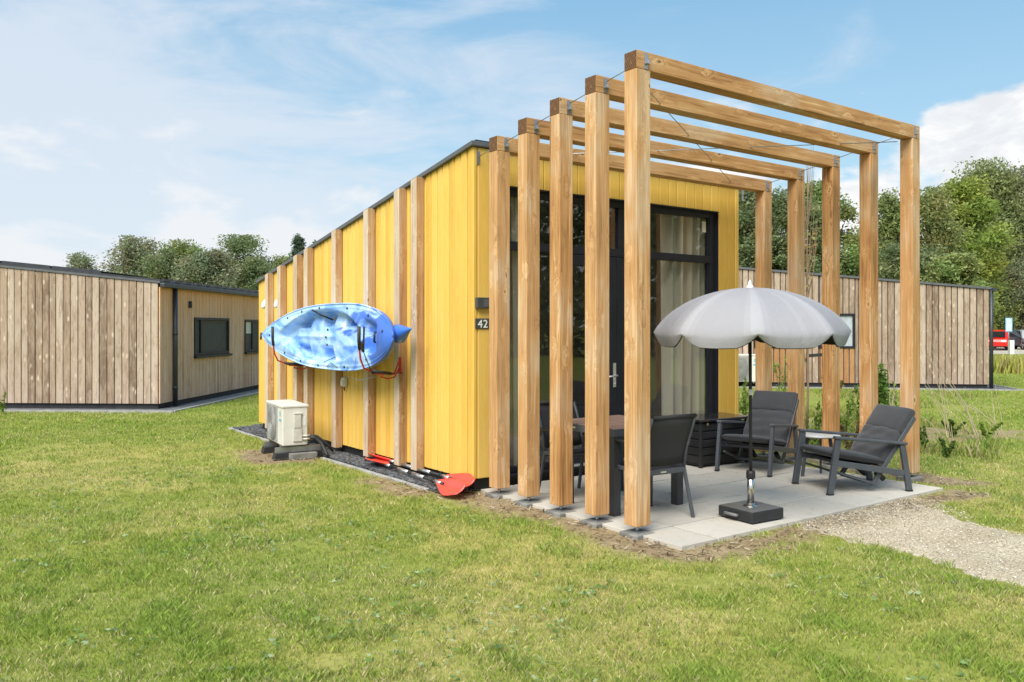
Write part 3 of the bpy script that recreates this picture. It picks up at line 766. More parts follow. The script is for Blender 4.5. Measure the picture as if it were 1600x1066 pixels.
def left_cabin():
    C = (3.967, 17.352); U = (.6311, .7757); V = (-.7757, .6311); NU = (U[1]*1., -U[0]*1.)
    # outward normal of the wall along U faces +X -Y side; of the wall along V faces the camera
    NU = (.7757, -.6311); NV = (-.6311, -.7757)
    H = thing('larch_cabin', 'silver grey larch cabin with solar panels and a black downpipe at its corner', 'cabin', (C[0], C[1], 0), 0, 'weathered larch cabins either side of the yellow one')
    sl_ = .102; zt = lambda s: 2.47+sl_*s
    mb = MB(); vboards(mb, C, V, 0, 9.6, .146, .10, zt, NV, gap=.018); mb.build('gable_boards', GREYB, H, world=True)
    W1 = (1.54, 3.42, .99, 1.82); W2 = (4.42, 6.2, .99, 1.80)
    mb = MB(); vboards(mb, C, U, 0.0, 9.0, .088, .10, lambda s: 2.40, NU, gap=.007, holes=(W1, W2)); mb.build('long_side_boards', GREYW, H, world=True)
    # body behind the boards
    mb = MB()
    def pt(a, b, z): return (C[0]+U[0]*a+V[0]*b, C[1]+U[1]*a+V[1]*b, z)
    e = .004
    def slab(z0a, z0b, z1a, z1b, i=.0):
        a0, a1, b0, b1 = i, 9.0-i, i, 9.6-i
        vs = [pt(a0, b0, z0a), pt(a1, b0, z0a), pt(a1, b1, z0b), pt(a0, b1, z0b), pt(a0, b0, z1a), pt(a1, b0, z1a), pt(a1, b1, z1b), pt(a0, b1, z1b)]
        return vs, [(0, 1, 2, 3), (4, 5, 6, 7), (0, 1, 5, 4), (1, 2, 6, 5), (2, 3, 7, 6), (3, 0, 4, 7)]
    v_, f_ = slab(.09, .09, 2.40, zt(9.6)-.08, .002); mb.add(v_, f_); mb.build('core_wall', INTD, H, world=True)
    mb = MB(); v_, f_ = slab(-.12, -.12, .088, .088, .03); mb.add(v_, f_); mb.build('plinth', RUBBER, H, world=True)
    mb = MB(); v_, f_ = slab(zt(0)+.004, zt(9.6)+.004, zt(0)+.045, zt(9.6)+.045, -.045); mb.add(v_, f_); rf = mb.build('roof', ROOFG, H, world=True)
    # standing seams
    mb = MB()
    for i in range(19):
        a = .0+i*.49; p = pt(a, -.04, zt(0)+.062); q = pt(a, 9.6, zt(9.6)+.062); mb.bar(p, q, .03, .04)
    for i in range(18):
        a = .1+i*.49; p = pt(a+.02, -.03, zt(0)+.075); q = pt(a+.29, -.03, zt(0)+.075); mb.bar(p, q, .06, .05)
    o = mb.build('roof_seams', ANTH, H, world=True); o.parent = rf
    # gutter and downpipe
    mb = MB(); a = Vector(pt(-.05, -.095, 2.435)); b = Vector(pt(9.1, -.095, 2.435)); mb.bar(a, b, .10, .085); mb.build('gutter', ANTH, H, world=True, bevel=.012)
    mb = MB(); p = pt(.56, -.075, 0); mb.tube([(p[0], p[1], 2.40), (p[0], p[1], .0)], .045, 14); 
    for z in (1.45, .35): mb.tube([(p[0], p[1], z), (p[0], p[1], z+.05)], .052, 14)
    mb.build('downpipe', ANTH, H, world=True)
    cabin_window(H, C, U, NU, *W1, [1.90]); cabin_window(H, C, U, NU, *W2, [4.98], blind=(4.48, 4.93, 1.45, 1.74))
    mb = MB(); p = pt(1.30, -.05, 0); mb.tube([(p[0], p[1], 2.02), (p[0], p[1], 2.16)], .038, 12); mb.build('wall_lamp', ANTH, H, world=True)
    # orange sheltered boards under the windows are part of the cladding tone
    for i in range(5):
        t = thing('solar_panel', 'dark solar panel on the larch cabin roof, number %s from the gutter corner' % ['first', 'second', 'third', 'fourth', 'fifth'][i], 'solar panel', pt(1.2, 1.35+i*1.06, zt(1.35+i*1.06)+.10), 0, 'solar panels on the larch cabin roof')
        t['label'] = 'dark solar panel along the larch roof edge, %s in the row from the gutter corner' % ['first', 'second', 'third', 'fourth', 'fifth'][i]
        ang = math.atan2(V[1], V[0]); t.rotation_euler = (0, -math.atan(sl_)*1.0, ang)
        MB().box(0, 1.0, -1.0, .9, .0, .035).build('glass_sheet', DGLASS, t, bevel=.004)
        MB().box(-.008, 1.008, .901, .915, -.01, .042).build('edge_rail', ANTH, t)
    # strip and kerb
    mb = MB(); z = GZ+.02
    def q(a, b): return pt(a, b, z)
    mb.add([q(-.45, 9.6), q(-.45, -.5), q(9.0, -.5), q(9.0, .2), q(.1, .2), q(.1, 9.6)], [(0, 1, 4, 5), (1, 2, 3, 4)])
    kind(mb.build('gravel_strip', plain('grey_grit', (.13, .132, .14), .9, 0, .4, 30)), 'structure')
    mb = MB(); a, b, c = Vector(pt(-.47, 9.6, z-.02)), Vector(pt(-.47, -.52, z-.02)), Vector(pt(9.0, -.52, z-.02)); mb.bar(a, b, .06, .08); mb.bar(b, c, .06, .08)
    kind(mb.build('cabin_kerb', CONC), 'structure')
left_cabin()
def right_cabin():
    P = (23.043, 10.356); D = (-.7057, .7085); N = (-.7085, -.7057)
    H = thing('larch_cabin', 'long grey brown larch cabin behind the pergola with a heat pump and small dark windows', 'cabin', (P[0], P[1], 0), 0, 'weathered larch cabins either side of the yellow one')
    zt = lambda s: 2.60+.0965*s; Ln = 10.5
    W1 = (3.36, 4.3, 1.04, 1.98); W2 = (5.0, 6.0, 1.04, 1.98)
    mb = MB(); vboards(mb, P, D, 0, Ln, .155, .10, zt, N, gap=.028, holes=((W1[0], W1[1], .10, W1[3]), (W2[0], W2[1], .10, W2[3]))); mb.build('gable_boards', GREYB, H, world=True)
    for w_ in (W1, W2):
        mb = MB(); vboards(mb, P, D, w_[0], w_[1], .155, .10, lambda s: w_[2], N, gap=.028); mb.build('sheltered_boards', ORANGE, H, world=True)
    mb = MB(); B = 9.
    def pt(s, b, z): return (P[0]+D[0]*s-N[0]*b, P[1]+D[1]*s-N[1]*b, z)
    def slab(z0a, z0b, z1a, z1b, i, mb, m=0):
        s0, s1, b0, b1 = i, Ln-i, i, B-i
        mb.add([pt(s0, b0, z0a), pt(s1, b0, z0b), pt(s1, b1, z0b), pt(s0, b1, z0a), pt(s0, b0, z1a), pt(s1, b0, z1b), pt(s1, b1, z1b), pt(s0, b1, z1a)], [(0, 1, 2, 3), (4, 5, 6, 7), (0, 1, 5, 4), (1, 2, 6, 5), (2, 3, 7, 6), (3, 0, 4, 7)], m)
    slab(.09, .09, 2.58, zt(Ln)-.03, .002, mb); mb.build('core_wall', INTD, H, world=True)
    mb = MB(); slab(-.12, -.12, .088, .088, .03, mb); mb.build('plinth', RUBBER, H, world=True)
    mb = MB(); slab(zt(0)+.004, zt(Ln)+.004, zt(0)+.06, zt(Ln)+.06, -.06, mb); mb.build('roof', ROOFG, H, world=True)
    mb = MB(); a = Vector(pt(-.10, -.12, 2.60)); b = Vector(pt(-.10, B, 2.60)); mb.bar(a, b, .10, .09); mb.build('gutter', ANTH, H, world=True)
    mb = MB(); p = pt(-.05, -.03, 0); mb.tube([(p[0], p[1], 2.58), (p[0], p[1], .0)], .048, 12); mb.build('downpipe', ANTH, H, world=True)
    cabin_window(H, P, D, N, *W1, [], sill=False); cabin_window(H, P, D, N, *W2, [], sill=False)
    # frosted lower pane in the nearer window
    mb = MB(); q = [(P[0]+D[0]*s+N[0]*n, P[1]+D[1]*s+N[1]*n, z) for s in (3.42, 3.95) for n in (-.004, -.001) for z in (1.10, 1.92)]
    mb.add(q, [(0, 1, 3, 2), (4, 6, 7, 5), (0, 4, 5, 1), (2, 3, 7, 6), (0, 2, 6, 4), (1, 5, 7, 3)]); mb.build('blind', plain('pale_blind', (.40, .44, .48), .4), H, world=True)
    mb = MB(); z = GZ+.02
    mb.add([pt(-.6, -.5, z), pt(Ln, -.5, z), pt(Ln, .1, z), pt(.0, .1, z), pt(.0, B, z), pt(-.6, B, z)], [(0, 1, 2, 3), (0, 3, 4, 5)])
    kind(mb.build('gravel_strip', plain('grey_grit', (.13, .132, .14), .9, 0, .4, 30)), 'structure')
    mb = MB(); a, b, c = Vector(pt(Ln, -.53, z-.02)), Vector(pt(-.63, -.53, z-.02)), Vector(pt(-.63, B, z-.02)); mb.bar(a, b, .06, .08); mb.bar(b, c, .06, .08); kind(mb.build('cabin_kerb', CONC), 'structure')
    return P, D, N
RP, RD, RN = right_cabin()
# far cabin whose pale roof shows behind the larch cabin's gutter
fx, fy = at(372, 34)
t = thing('distant_cabin', 'distant low cabin of which only a pale metal roof edge shows over the larch roof', 'cabin', (fx, fy, 0))
MB().box(0, 9, 0, 6, -.1, 2.95).build('wall', GREYB, t); MB().box(-.1, 9.1, -.15, 6.1, 2.952, 3.12).build('roof', plain('pale_metal_roof', (.45, .50, .55), .45), t)
t.rotation_euler = (0, 0, R(-32))

# ================================================================== HEAT PUMPS
GRIL = plain('grey_grille', (.34, .335, .32), .5, 0, .05)
def heat_pump(label, loc, rz, group, blocks=True):
    """front grille faces local -x, side with the cover faces local -y; 0.31 deep, 0.85 wide, 0.49 high"""
    t = thing('heat_pump', label, 'heat pump', loc, rz, group)
    MB().box(0, .31, 0, .85, .0, .475).build('casing', WHITEP, t, bevel=.012, seg=3)
    MB().box(-.012, .322, -.010, .86, .468, .498).build('lid', WHITEP, t, bevel=.008)
    cy, cz = .50, .235; mb = MB()
    for r in (.03, .055, .08, .105, .13, .155, .18, .205):
        mb.tube([(-.022, cy+r*math.cos(a*math.pi/16), cz+r*math.sin(a*math.pi/16)) for a in range(33)], .0035, 4, cap=False)
    for a in range(16):
        c, s = math.cos(a*math.pi/8), math.sin(a*math.pi/8); mb.tube([(-.020, cy+c*.02, cz+s*.02), (-.022, cy+c*.215, cz+s*.215)], .003, 4)
    mb.build('fan_grille', GRIL, t)
    mb = MB(); mb.lathe([(.001, 0), (.212, 0), (.212, .006), (.001, .006)], (0, 0, 0), 28)
    o = mb.build('fan_opening', plain('fan_shadow_grey', (.25, .25, .245), .7), t); o.rotation_euler = (0, R(-90), 0); o.location = (-.006, cy, cz)
    mb = MB()
    for i in range(22): mb.box(-.014, -.0045, .275, .76, .02+i*.0205, .0265+i*.0205)
    mb.box(-.016, -.004, .262, .274, .015, .46); mb.box(-.016, -.004, .762, .772, .015, .46)
    mb.build('slats', GRIL, t)
    mb = MB(); mb.box(-.006, -.003, .10, .13, .36, .42); mb.box(-.006, -.003, .06, .16, .30, .325)
    mb.build('badge', plain('pale_blue_badge', (.12, .45, .62), .4), t)
    mb = MB(); mb.box(.125, .235, -.022, -.002, .05, .21); mb.box(.135, .225, -.026, -.004, .215, .385); mb.box(.13, .24, -.032, -.004, .388, .402)
    mb.build('valve_cover', plain('cream_cover', (.55, .53, .48), .5), t, bevel=.006)
    MB().box(.252, .284, -.005, -.002, .24, .36).build('type_plate', WHITE, t)
    mb = MB()
    for z in (.075, .115): mb.tube([(.24, -.012, z), (.29, -.035, z), (.335, -.03, z+.005)], .013, 8)
    mb.build('pipe_valve', plain('pale_brass', (.55, .50, .40), .4, .5), t)
    mb = MB(); mb.tube([(.33, -.03, .10), (.40, -.03, .08), (.46, -.06, .02), (.50, -.12, -.08), (.50, -.2, -.13)], .022, 10)
    mb.tube([(.33, -.03, .12), (.42, -.02, .10), (.52, -.03, .02), (.62, -.05, -.1)], .015, 8)
    mb.build('insulated_pipe', RUBBER, t)
    mb = MB()
    for y in (.12, .70): mb.box(.0, .31, y, y+.04, -.022, -.001)
    mb.build('foot', GALV, t)
    return t
heat_pump('cream heat pump on black rubber feet beside the yellow wall', (3.692, 9.885, .145), R(-7), 'cream outdoor heat pumps')
for i, (yy, lb) in enumerate(((9.93, 'black rubber mounting rail under the side of the heat pump nearest the paddles'), (10.56, 'black rubber mounting rail under the fan side of the heat pump far from the paddles'))):
    t = thing('mounting_rail', lb, 'mounting rail', (3.60+(yy-9.93)*.13, yy, GZ), R(-7), 'rubber rails under the heat pump')
    MB().prism([(0, 0), (.62, 0), (.60, .085), (.02, .085)], 0, .13).build('rubber_block', RUBBER, t, bevel=.008)
    MB().box(.03, .59, .045, .085, .086, .149+.0).build('channel', GALV, t)
t = thing('concrete_block', 'rough concrete block lying between the rubber rails under the heat pump', 'block', (3.78, 9.80, GZ))
MB().box(0, .33, 0, .12, 0, .08).build('block', CONCD, t, bevel=.008)
sx = 5.92
heat_pump('cream heat pump standing against the larch cabin behind the pergola', (RP[0]+RD[0]*sx+RN[0]*.42, RP[1]+RD[1]*sx+RN[1]*.42, .13), math.atan2(-RN[1], -RN[0]), 'cream outdoor heat pumps').scale = (1.1, .95, 1.5)

# ================================================================== KAYAK ON ITS WALL RACK
def kayak():
    """local y along the hull (-y the end nearest the camera), z across, -x out from the deck"""
    Lh, B = 1.97, .395
    K = thing('kayak', 'marbled blue and white sit-on-top kayak hung on its side on the yellow wall', 'kayak', (4.17, 9.62, 1.49), 0)
    def hw(u):      # half width
        return B*max(0., 1-abs(u)**(3.0 if u < 0 else 2.5))**(.70 if u < 0 else .78)*(1-.03*u)
    def sheer(u): return -.02-.12*abs(u)**3
    def pad(v, c, w_, s): return 1/(1+math.exp(-(w_-abs(v-c))/s))
    def deck(u, q):
        """height of the deck towards -x (positive = outwards) at hull station u, -1..1 across q"""
        e = (1-abs(q)**6)
        h = .035*(1-q*q)*1.0+.02*(abs(u) > .6)*(abs(u)-.6)*2
        y = u*Lh
        # cockpit basin
        r = math.hypot((u-.10)/.60, q/.80); basin = 1/(1+math.exp(min(50, (r-1)/.022)))
        h -= .15*basin
        if basin > .01:
            # raised seats and centre ridge
            for c in (-.10, .27):
                s = pad(u, c, .13, .022)*pad(q, 0, .52, .06); h += .035*s*basin
            h += .05*pad(u, .09, .030, .008)*pad(q, 0, .66, .05)*basin
            h += .045*pad(u, .52, .03, .008)*pad(q, 0, .55, .05)*basin
            for sgn in (-1, 1):
                for c, n in ((-.24, 1), (.10, 1), (.46, 1)):
                    # foot wells with moulded steps
                    s = pad(u, c, .085, .006)*pad(q, sgn*.54, .19, .022); h -= .14*s*basin
                    h += .016*s*math.sin((u-c)*130)*basin
            h += .022*pad(q, 0, .06, .03)*basin*pad(u, .3, .35, .03)
        # stern tank well
        r = pad(u, -.66, .085, .012)*pad(q, 0, .48, .05); h -= .11*r
        r = pad(u, .80, .06, .015)*pad(q, 0, .30, .06); h -= .02*r
        # rim groove
        rr = math.exp(-((abs(q)-.90)/.04)**2); h += .012*rr
        return h*min(1, e*1.2+.0)*min(1, (1-abs(u))*9)
    mb = MB(); NU_, NV_ = 260, 96; rows = []
    for i in range(NU_+1):
        u = -1+2*i/NU_; u = max(-.9995, min(.9995, u)); w_ = max(hw(u), .004); s = sheer(u); row = []
        for j in range(NV_+1):
            q = -1+2*j/NV_; row.append((s-deck(u, q), u*Lh, q*w_))
        rows.append(row)
    n = NV_+1
    mb.add([p for r in rows for p in r], [(i*n+j, i*n+j+1, (i+1)*n+j+1, (i+1)*n+j) for i in range(NU_) for j in range(NV_)], 0, .5, True)
    # hull below the rim
    rows = []; M_ = 26; step = 3
    us = [-1+2*i/NU_ for i in range(0, NU_+1, 2)]
    for u in us:
        u = max(-.9995, min(.9995, u)); w_ = max(hw(u), .004); s = sheer(u); dep = .27*(1-abs(u)**3.2)+.012; row = []
        for j in range(M_+1):
            a = -math.pi/2+math.pi*j/M_
            c = abs(math.cos(a))**.72; sn = math.copysign(abs(math.sin(a))**.8, math.sin(a))
            keel = .018*math.exp(-(sn/.12)**2)+.012*math.exp(-((abs(sn)-.55)/.1)**2)
            row.append((s+dep*c+keel*(1-abs(u)**2)*(abs(a) < 1.4), u*Lh, sn*w_))
        rows.append(row)
    n = M_+1
    mb.add([p for r in rows for p in r], [(i*n+j, i*n+j+1, (i+1)*n+j+1, (i+1)*n+j) for i in range(len(us)-1) for j in range(M_)], 0, .5, True)
    # rolled gunwale edge
    for sgn in (-1, 1):
        pts = [(sheer(u)-.0, u*Lh, sgn*(hw(u))) for u in [x*.998 for x in us]]
        mb.tube(pts, .010, 6)
    mb.build('hull', KAYAK, K)
    # upturned stern end with its carrying toggle
    mb = MB()
    st = []
    for k in range(9):
        t = k/8; st.append((.03-.02*t, -Lh*.90-.30*t, .045+.055*t))
    mb.tube(st, [.105, .092, .079, .066, .053, .041, .029, .018, .006], 16, 0); mb.build('stern_cap', KAYAK, K)
    def dk(u, q, up=.0): return Vector((sheer(u)-deck(u, q)-up, u*Lh, q*hw(u)))
    # fittings
    for (u, q) in ((-.88, .35), (-.62, .72), (-.62, -.74), (-.30, .86), (.12, .9), (.40, .88), (.62, .80), (-.30, -.90), (.1, -.92), (.38, -.90), (.64, -.82), (.07, .22), (.07, -.02), (.07, -.26), (-.42, .25), (-.42, -.3), (.86, 0)):
        p = dk(u, q); mb = MB(); mb.lathe([(.001, 0), (.016, 0), (.013, .008), (.001, .010)], (0, 0, 0), 10)
        o = mb.build('deck_fitting', DARKP, K); o.rotation_euler = (0, R(-90), 0); o.location = p
    # side carry handles, toggle, paddle park cord
    mb = MB(); a, b = dk(.22, .86, .015), dk(.12, .55, .05); mb.tube([a, (a+b)/2+Vector((-.03, 0, 0)), b], .011, 8); mb.build('carry_handle', DARKP, K)
    mb = MB(); a, b = dk(-.80, .22, .02), dk(-.80, -.22, .02); mb.tube([a, a+Vector((-.03, -.03, 0)), b+Vector((-.03, -.03, 0)), b], .011, 8); mb.build('carry_handle', DARKP, K)
    mb = MB(); mb.tube([(-.13, Lh+.0, 0), (-.14, Lh+.04, -.03)], .006, 6); mb.tube([(-.14, Lh+.04, .03), (-.14, Lh+.04, -.07)], .014, 8); mb.build('toggle', DARKP, K)
    mb = MB(); pts = [dk(-.2, -.93, .01), dk(-.12, -.80, .03), dk(-.05, -.93, .01), dk(.04, -.8, .03), dk(.02, -.6, .03)]; mb.tube(pts, .004, 6); mb.build('bungee_cord', DARKP, K)
    mb = MB(); pts = [dk(-.3, -.98, .0)+Vector((.02, 0, -.01)), Vector((.05, -.4, -.47)), Vector((.1, -.75, -.50)), Vector((.12, -1.1, -.44))]; mb.tube(pts, .005, 6); mb.build('loose_line', plain('grey_cord', (.3, .31, .33), .7), K)
    K.rotation_euler = (0, R(3), 0)
    return K
kayak()
def rack(y, label):
    t = thing('kayak_rack', label, 'wall rack', (XL-.006, y, 1.15), 0, 'red kayak racks on the yellow wall')
    mb = MB(); mb.bar((-.10, .03, -.06), (-.10, .03, .12), .04, .012, 0, (1, 0, 0)); mb.build('wall_plate', RED, t)
    mb = MB(); pts = [(-.10, .03, .10), (-.14, .0, .05), (-.20, -.02, -.06), (-.42, -.06, -.05), (-.60, -.10, .02), (-.66, -.14, .12), (-.70, -.19, .30), (-.71, -.21, .44)]
    mb.tube(pts, .0105, 8); mb.tube([(-.11, .03, .0), (-.13, .1, -.10), (-.20, .13, -.12), (-.30, .10, -.09), (-.33, -.03, -.05)], .009, 8); mb.build('arm', RED, t)
    mb = MB(); mb.tube([(-.68, -.165, .22), (-.70, -.19, .30), (-.71, -.215, .46)], .018, 10); mb.build('foam_sleeve', RUBBER, t)
    mb = MB(); mb.tube([(-.25, -.04, -.052), (-.50, -.08, -.015)], .017, 10); mb.build('foam_pad', RUBBER, t)
rack(10.70, 'red padded hook rack carrying the far end of the kayak')
rack(8.15, 'red padded hook rack carrying the near end of the kayak')
t = thing('ratchet_strap', 'black webbing strap holding the kayak in its nearer red rack', 'strap', (3.90, 8.05, 1.25))
mb = MB(); mb.bar((-.13, -.26, .36), (-.085, -.15, .10), .035, .006, 0, (1, 0, 0)); mb.bar((-.085, -.15, .10), (.10, .02, -.14), .035, .006, 0, (1, 0, 0)); mb.bar((.10, .02, -.14), (.5, .1, -.15), .035, .006); mb.build('webbing', DARKP, t)
mb = MB(); mb.bar((-.12, -.20, .2), (-.09, -.15, .10), .04, .025, 0, (1, 0, 0)); mb.build('buckle', DARKP, t, bevel=.004)

# ================================================================== PADDLES
def paddle(label, a, b, roll, lift):
    """double bladed paddle from point a (near blade tip) to b"""
    a = Vector(a); b = Vector(b); L = (b-a).length; rz = math.atan2((b-a).y, (b-a).x)
    t = thing('kayak_paddle', label, 'paddle', (a.x, a.y, GZ+.05), rz, 'paddles lying on the slate strip')
    t.rotation_euler = (0, -math.asin((b.z-a.z)/L), rz); t.location.z = a.z
    def blade(x0, sgn, rl, name='blade'):
        mb = MB(); n = 12; Lb, Wb = .50, .135; top = []; bot = []
        for i in range(n+1):
            s = i/n; xx = Lb*(1-s); half = Wb*(max(0, 1-(1-min(1, (1-s)*1.02))**9))**.5 if False else Wb*math.sin(math.pi*min(1, (1-abs(2*(s)-.85)/1.35)*.5+.0)) 
            half = Wb*(math.sin(math.pi*(.08+.84*(1-s)))**.55)*(0.30+.70*min(1, (1-s)*1.6)) if s > .02 else Wb*.55
            asym = .85
            for k in range(7):
                q = -1+2*k/6; cc = .018*(q*q)-.012*math.exp(-(q/.16)**2)*(s > .1)
                top.append((x0+sgn*Lb*(s), q*half*(1 if q > 0 else asym), cc+.004)); bot.append((x0+sgn*Lb*(s), q*half*(1 if q > 0 else asym), cc-.004))
        m = 7; N = len(top)
        fs = [(i*m+k, i*m+k+1, (i+1)*m+k+1, (i+1)*m+k) for i in range(n) for k in range(m-1)]
        allv = top+bot; F_ = fs+[tuple(N+j for j in f)[::-1] for f in fs]
        ring = list(range(m))+[i*m+m-1 for i in range(1, n+1)]+[n*m+k for k in range(m-2, -1, -1)]+[i*m for i in range(n-1, 0, -1)]
        F_ += [(ring[i], N+ring[i], N+ring[(i+1) % len(ring)], ring[(i+1) % len(ring)]) for i in range(len(ring))]
        cr, sr = math.cos(rl), math.sin(rl); allv = [(x, y*cr-z*sr, y*sr+z*cr) for x, y, z in allv]
        mb.add(allv, F_, 0, .5, True); mb.build(name, PADR, t)
    blade(0, 1, roll); blade(L, -1, roll+.8)
    MB().tube([(.38, 0, 0), (L-.38, 0, 0)], .0155, 12).build('shaft', DARKP, t)
    for x0, x1 in ((.43, .56), (L-.56, L-.43), (L*.5-.30, L*.5-.03), (L*.5+.08, L*.5+.34)): MB().tube([(x0, 0, 0), (x1, 0, 0)], .0185, 12).build('sleeve', ALU, t)
    for x0 in (.60, L-.62): MB().tube([(x0, 0, 0), (x0+.018, 0, 0)], .026, 12).build('drip_ring', RUBBER, t)
paddle('red bladed paddle lying nearer the yellow wall', (4.39, 6.73, .085), (4.47, 8.98, .07), -.5, 0)
paddle('red bladed paddle lying nearer the lawn, crossed over the other', (4.21, 6.61, .065), (4.36, 8.83, .06), -.65, 0)

# ================================================================== TERRACE FURNITURE
def rcushion(L, W, H_, nx=26, ny=20, bulge=.3, quilt=0, seed=1, sag=0.):
    """soft pad: x along L, y across W, z thickness"""
    rs = random.Random(seed); mb = MB(); vs = []
    def sh(u, v):
        e = max(0, 1-abs(u)**10)*max(0, 1-abs(v)**10); return e**.28
    top = []; bot = []
    for i in range(nx+1):
        for j in range(ny+1):
            u = math.sin((-1+2*i/nx)*math.pi/2); v = math.sin((-1+2*j/ny)*math.pi/2); k = sh(u, v)
            x = u*L/2; y = v*W/2
            z = H_/2*k*(1+bulge*(1-u*u)*(1-v*v))
            if quilt:
                z += .006*math.sin(u*quilt*math.pi+.3*math.sin(v*5))*k+.004*math.sin(u*9+v*7+seed)*k+.005*math.sin(v*17+u*23+seed)*k*(1-u)*.6
            top.append((x, y, z-sag*(1-u*u))); bot.append((x, y, -H_/2*k-sag*(1-u*u)))
    m = ny+1; N = len(top); fs = [(i*m+j, i*m+j+1, (i+1)*m+j+1, (i+1)*m+j) for i in range(nx) for j in range(ny)]
    ring = [j for j in range(m)]+[i*m+ny for i in range(1, nx+1)]+[nx*m+j for j in range(ny-1, -1, -1)]+[i*m for i in range(nx-1, 0, -1)]
    mb.add(top+bot, fs+[tuple(N+j for j in f)[::-1] for f in fs]+[(ring[i], ring[(i+1) % len(ring)], N+ring[(i+1) % len(ring)], N+ring[i]) for i in range(len(ring))], 0, .5, True)
    return mb
def lounge_chair(label, p_front_near, front_dir_back, width, recline, seed, dn=0.):
    """local x runs backwards from the front feet, y across, origin between the front feet"""
    rz = math.atan2(front_dir_back[1], front_dir_back[0])
    t = thing('lounge_chair', label, 'lounge chair', (*p_front_near, 0), rz, 'cushioned lounge chairs on the terrace')
    hw_ = width/2
    for sgn in (-1, 1):
        y = sgn*hw_
        MB().bar((.0, y, .012), (.085, y, .53), .036, .062, 0, (1, 0, 0)).build('front_leg', CHAIRM, t, bevel=.006)
        MB().bar((.868, y, .012), (.79, y, .455), .036, .058, 0, (1, 0, 0)).build('rear_leg', CHAIRM, t, bevel=.006)
        MB().bar((.045, y, .549), (.835, y, .468), .056, .028).build('armrest', CHAIRM, t, bevel=.008)
        mb = MB(); mb.bar((.07, y, .302), (.81, y, .180), .030, .058); mb.build('seat_rail', CHAIRM, t, bevel=.005)
        mb = MB()
        for x in (.0, .868): mb.box(x-.03, x+.03, y-.019, y+.019, 0, .016)
        mb.build('foot_cap', RUBBER, t)
    yi = hw_-.045
    dx = recline
    def bp(z): return .455+(z-0)*.69*(1+dx)
    for sgn in (-1, 1):
        MB().bar((.495, sgn*yi, .075), (bp(.76-dn), sgn*yi, .76-dn), .028, .045, 0, (1, 0, 0)).build('back_upright', CHAIRM, t, bevel=.005)
        MB().bar((.09, sgn*yi, .215), (.50, sgn*yi, .085), .014, .022).build('recline_link', CHAIRM, t)
    zt_ = .755-dn
    for (xx, zz, w_, yy) in ((bp(zt_), zt_, .045, yi), (.50, .085, .03, yi), (.20, .275, .03, hw_), (.62, .205, .03, hw_)): MB().bar((xx, -yy, zz), (xx, yy, zz), w_, .03).build('cross_bar', CHAIRM, t, bevel=.004)
    mb = MB(); mb.tube([(.62, -yi*.55, .165), (.70, -yi*.55, .10)], .028, 10); mb.tube([(.62, yi*.55, .165), (.70, yi*.55, .10)], .028, 10); mb.build('recline_knob', RUBBER, t)
    mb = MB(); mb.prism([(.08, .318), (.60, .232), (.60, .236), (.08, .322)], -yi, yi); 
    b0, b1 = .24, .75-dn
    mb.add([(bp(b0)-.005, -yi, b0), (bp(b1)-.005, -yi, b1), (bp(b1)-.005, yi, b1), (bp(b0)-.005, yi, b0)], [(0, 1, 2, 3)]); mb.build('sling', SLING, t)
    # pads
    s = rcushion(.63, width-.075, .072, quilt=0, seed=seed, bulge=.35).build('seat_pad', CUSH, t); s.location = (.345, 0, .335); s.rotation_euler = (0, math.atan2(.122, .74), 0)
    ba = math.atan2(1, .69*(1+dx)); dirb = Vector((math.cos(ba), 0, math.sin(ba))); nrm = Vector((-math.sin(ba), 0, math.cos(ba)))
    base = Vector((bp(.25), 0, .25))
    lo = rcushion(.45, width-.085, .085, quilt=4, seed=seed+1, bulge=.4, nx=34).build('back_pad', CUSH, t); c = base+dirb*(.215-dn*.5)+nrm*.052; lo.location = c; lo.rotation_euler = (0, -ba, 0)
    hd = rcushion(.27, width-.080, .115, quilt=0, seed=seed+2, bulge=.25).build('head_pad', CUSH, t); c = base+dirb*(.545-dn*1.1)+nrm*.045; hd.location = c; hd.rotation_euler = (0, -ba, 0)
    return t
lounge_chair('charcoal lounge chair with its back to the beds, beside the cushion box', (7.372, 5.87), (.96, .28), .60, .06, 3)
lounge_chair('charcoal lounge chair at the terrace edge nearest the outer corner post', (7.225, 4.91), (.92, -.392), .60, .03, 8, .05)

t = thing('side_table', 'small round grey topped side table between the two lounge chairs', 'side table', (7.93, 5.30, 0))
MB().lathe([(.001, .428), (.205, .428), (.215, .436), (.215, .446), (.205, .452), (.001, .452)], n=36).build('table_top', plain('grey_laminate', (.42, .42, .41), .35), t)
for k in range(3):
    a = k*2*math.pi/3+2.6; c, s = math.cos(a), math.sin(a)
    MB().bar((c*.13, s*.13, .428), (c*.19, s*.19, 0), .035, .022, 0, (s, -c, 0)).build('leg', CHAIRM, t, bevel=.004)

# storage box
t = thing('cushion_box', 'black slatted storage box standing against the curtained pane', 'storage box', (7.27, 6.38, 0), R(-3))
mb = MB(); Wb, Db = .80, .455
for i in range(5):
    z = .05+i*.092; o = .0+.006*(i % 2)
    for (x0, x1, y0, y1) in ((0, Wb, 0, .022), (0, Wb, Db-.022, Db)): mb.prism([(x0+.01, z), (x1-.01, z), (x1-.01, z+.080), (x0+.01, z+.080)], y0, y1)
    mb.box(0.0, .022, .024, Db-.024, z, z+.080); mb.box(Wb-.022, Wb, .024, Db-.024, z, z+.080)
mb.build('slatted_wall', DARKP, t, bevel=.008)
mb = MB(); mb.box(.024, Wb-.024, .026, Db-.026, .02, .50); mb.build('liner', RUBBER, t)
mb = MB()
for x in (-.004, Wb-.036):
    for y in (-.004, Db-.036): mb.box(x, x+.04, y, y+.04, 0, .515)
mb.build('corner_posts', DARKP, t, bevel=.006)
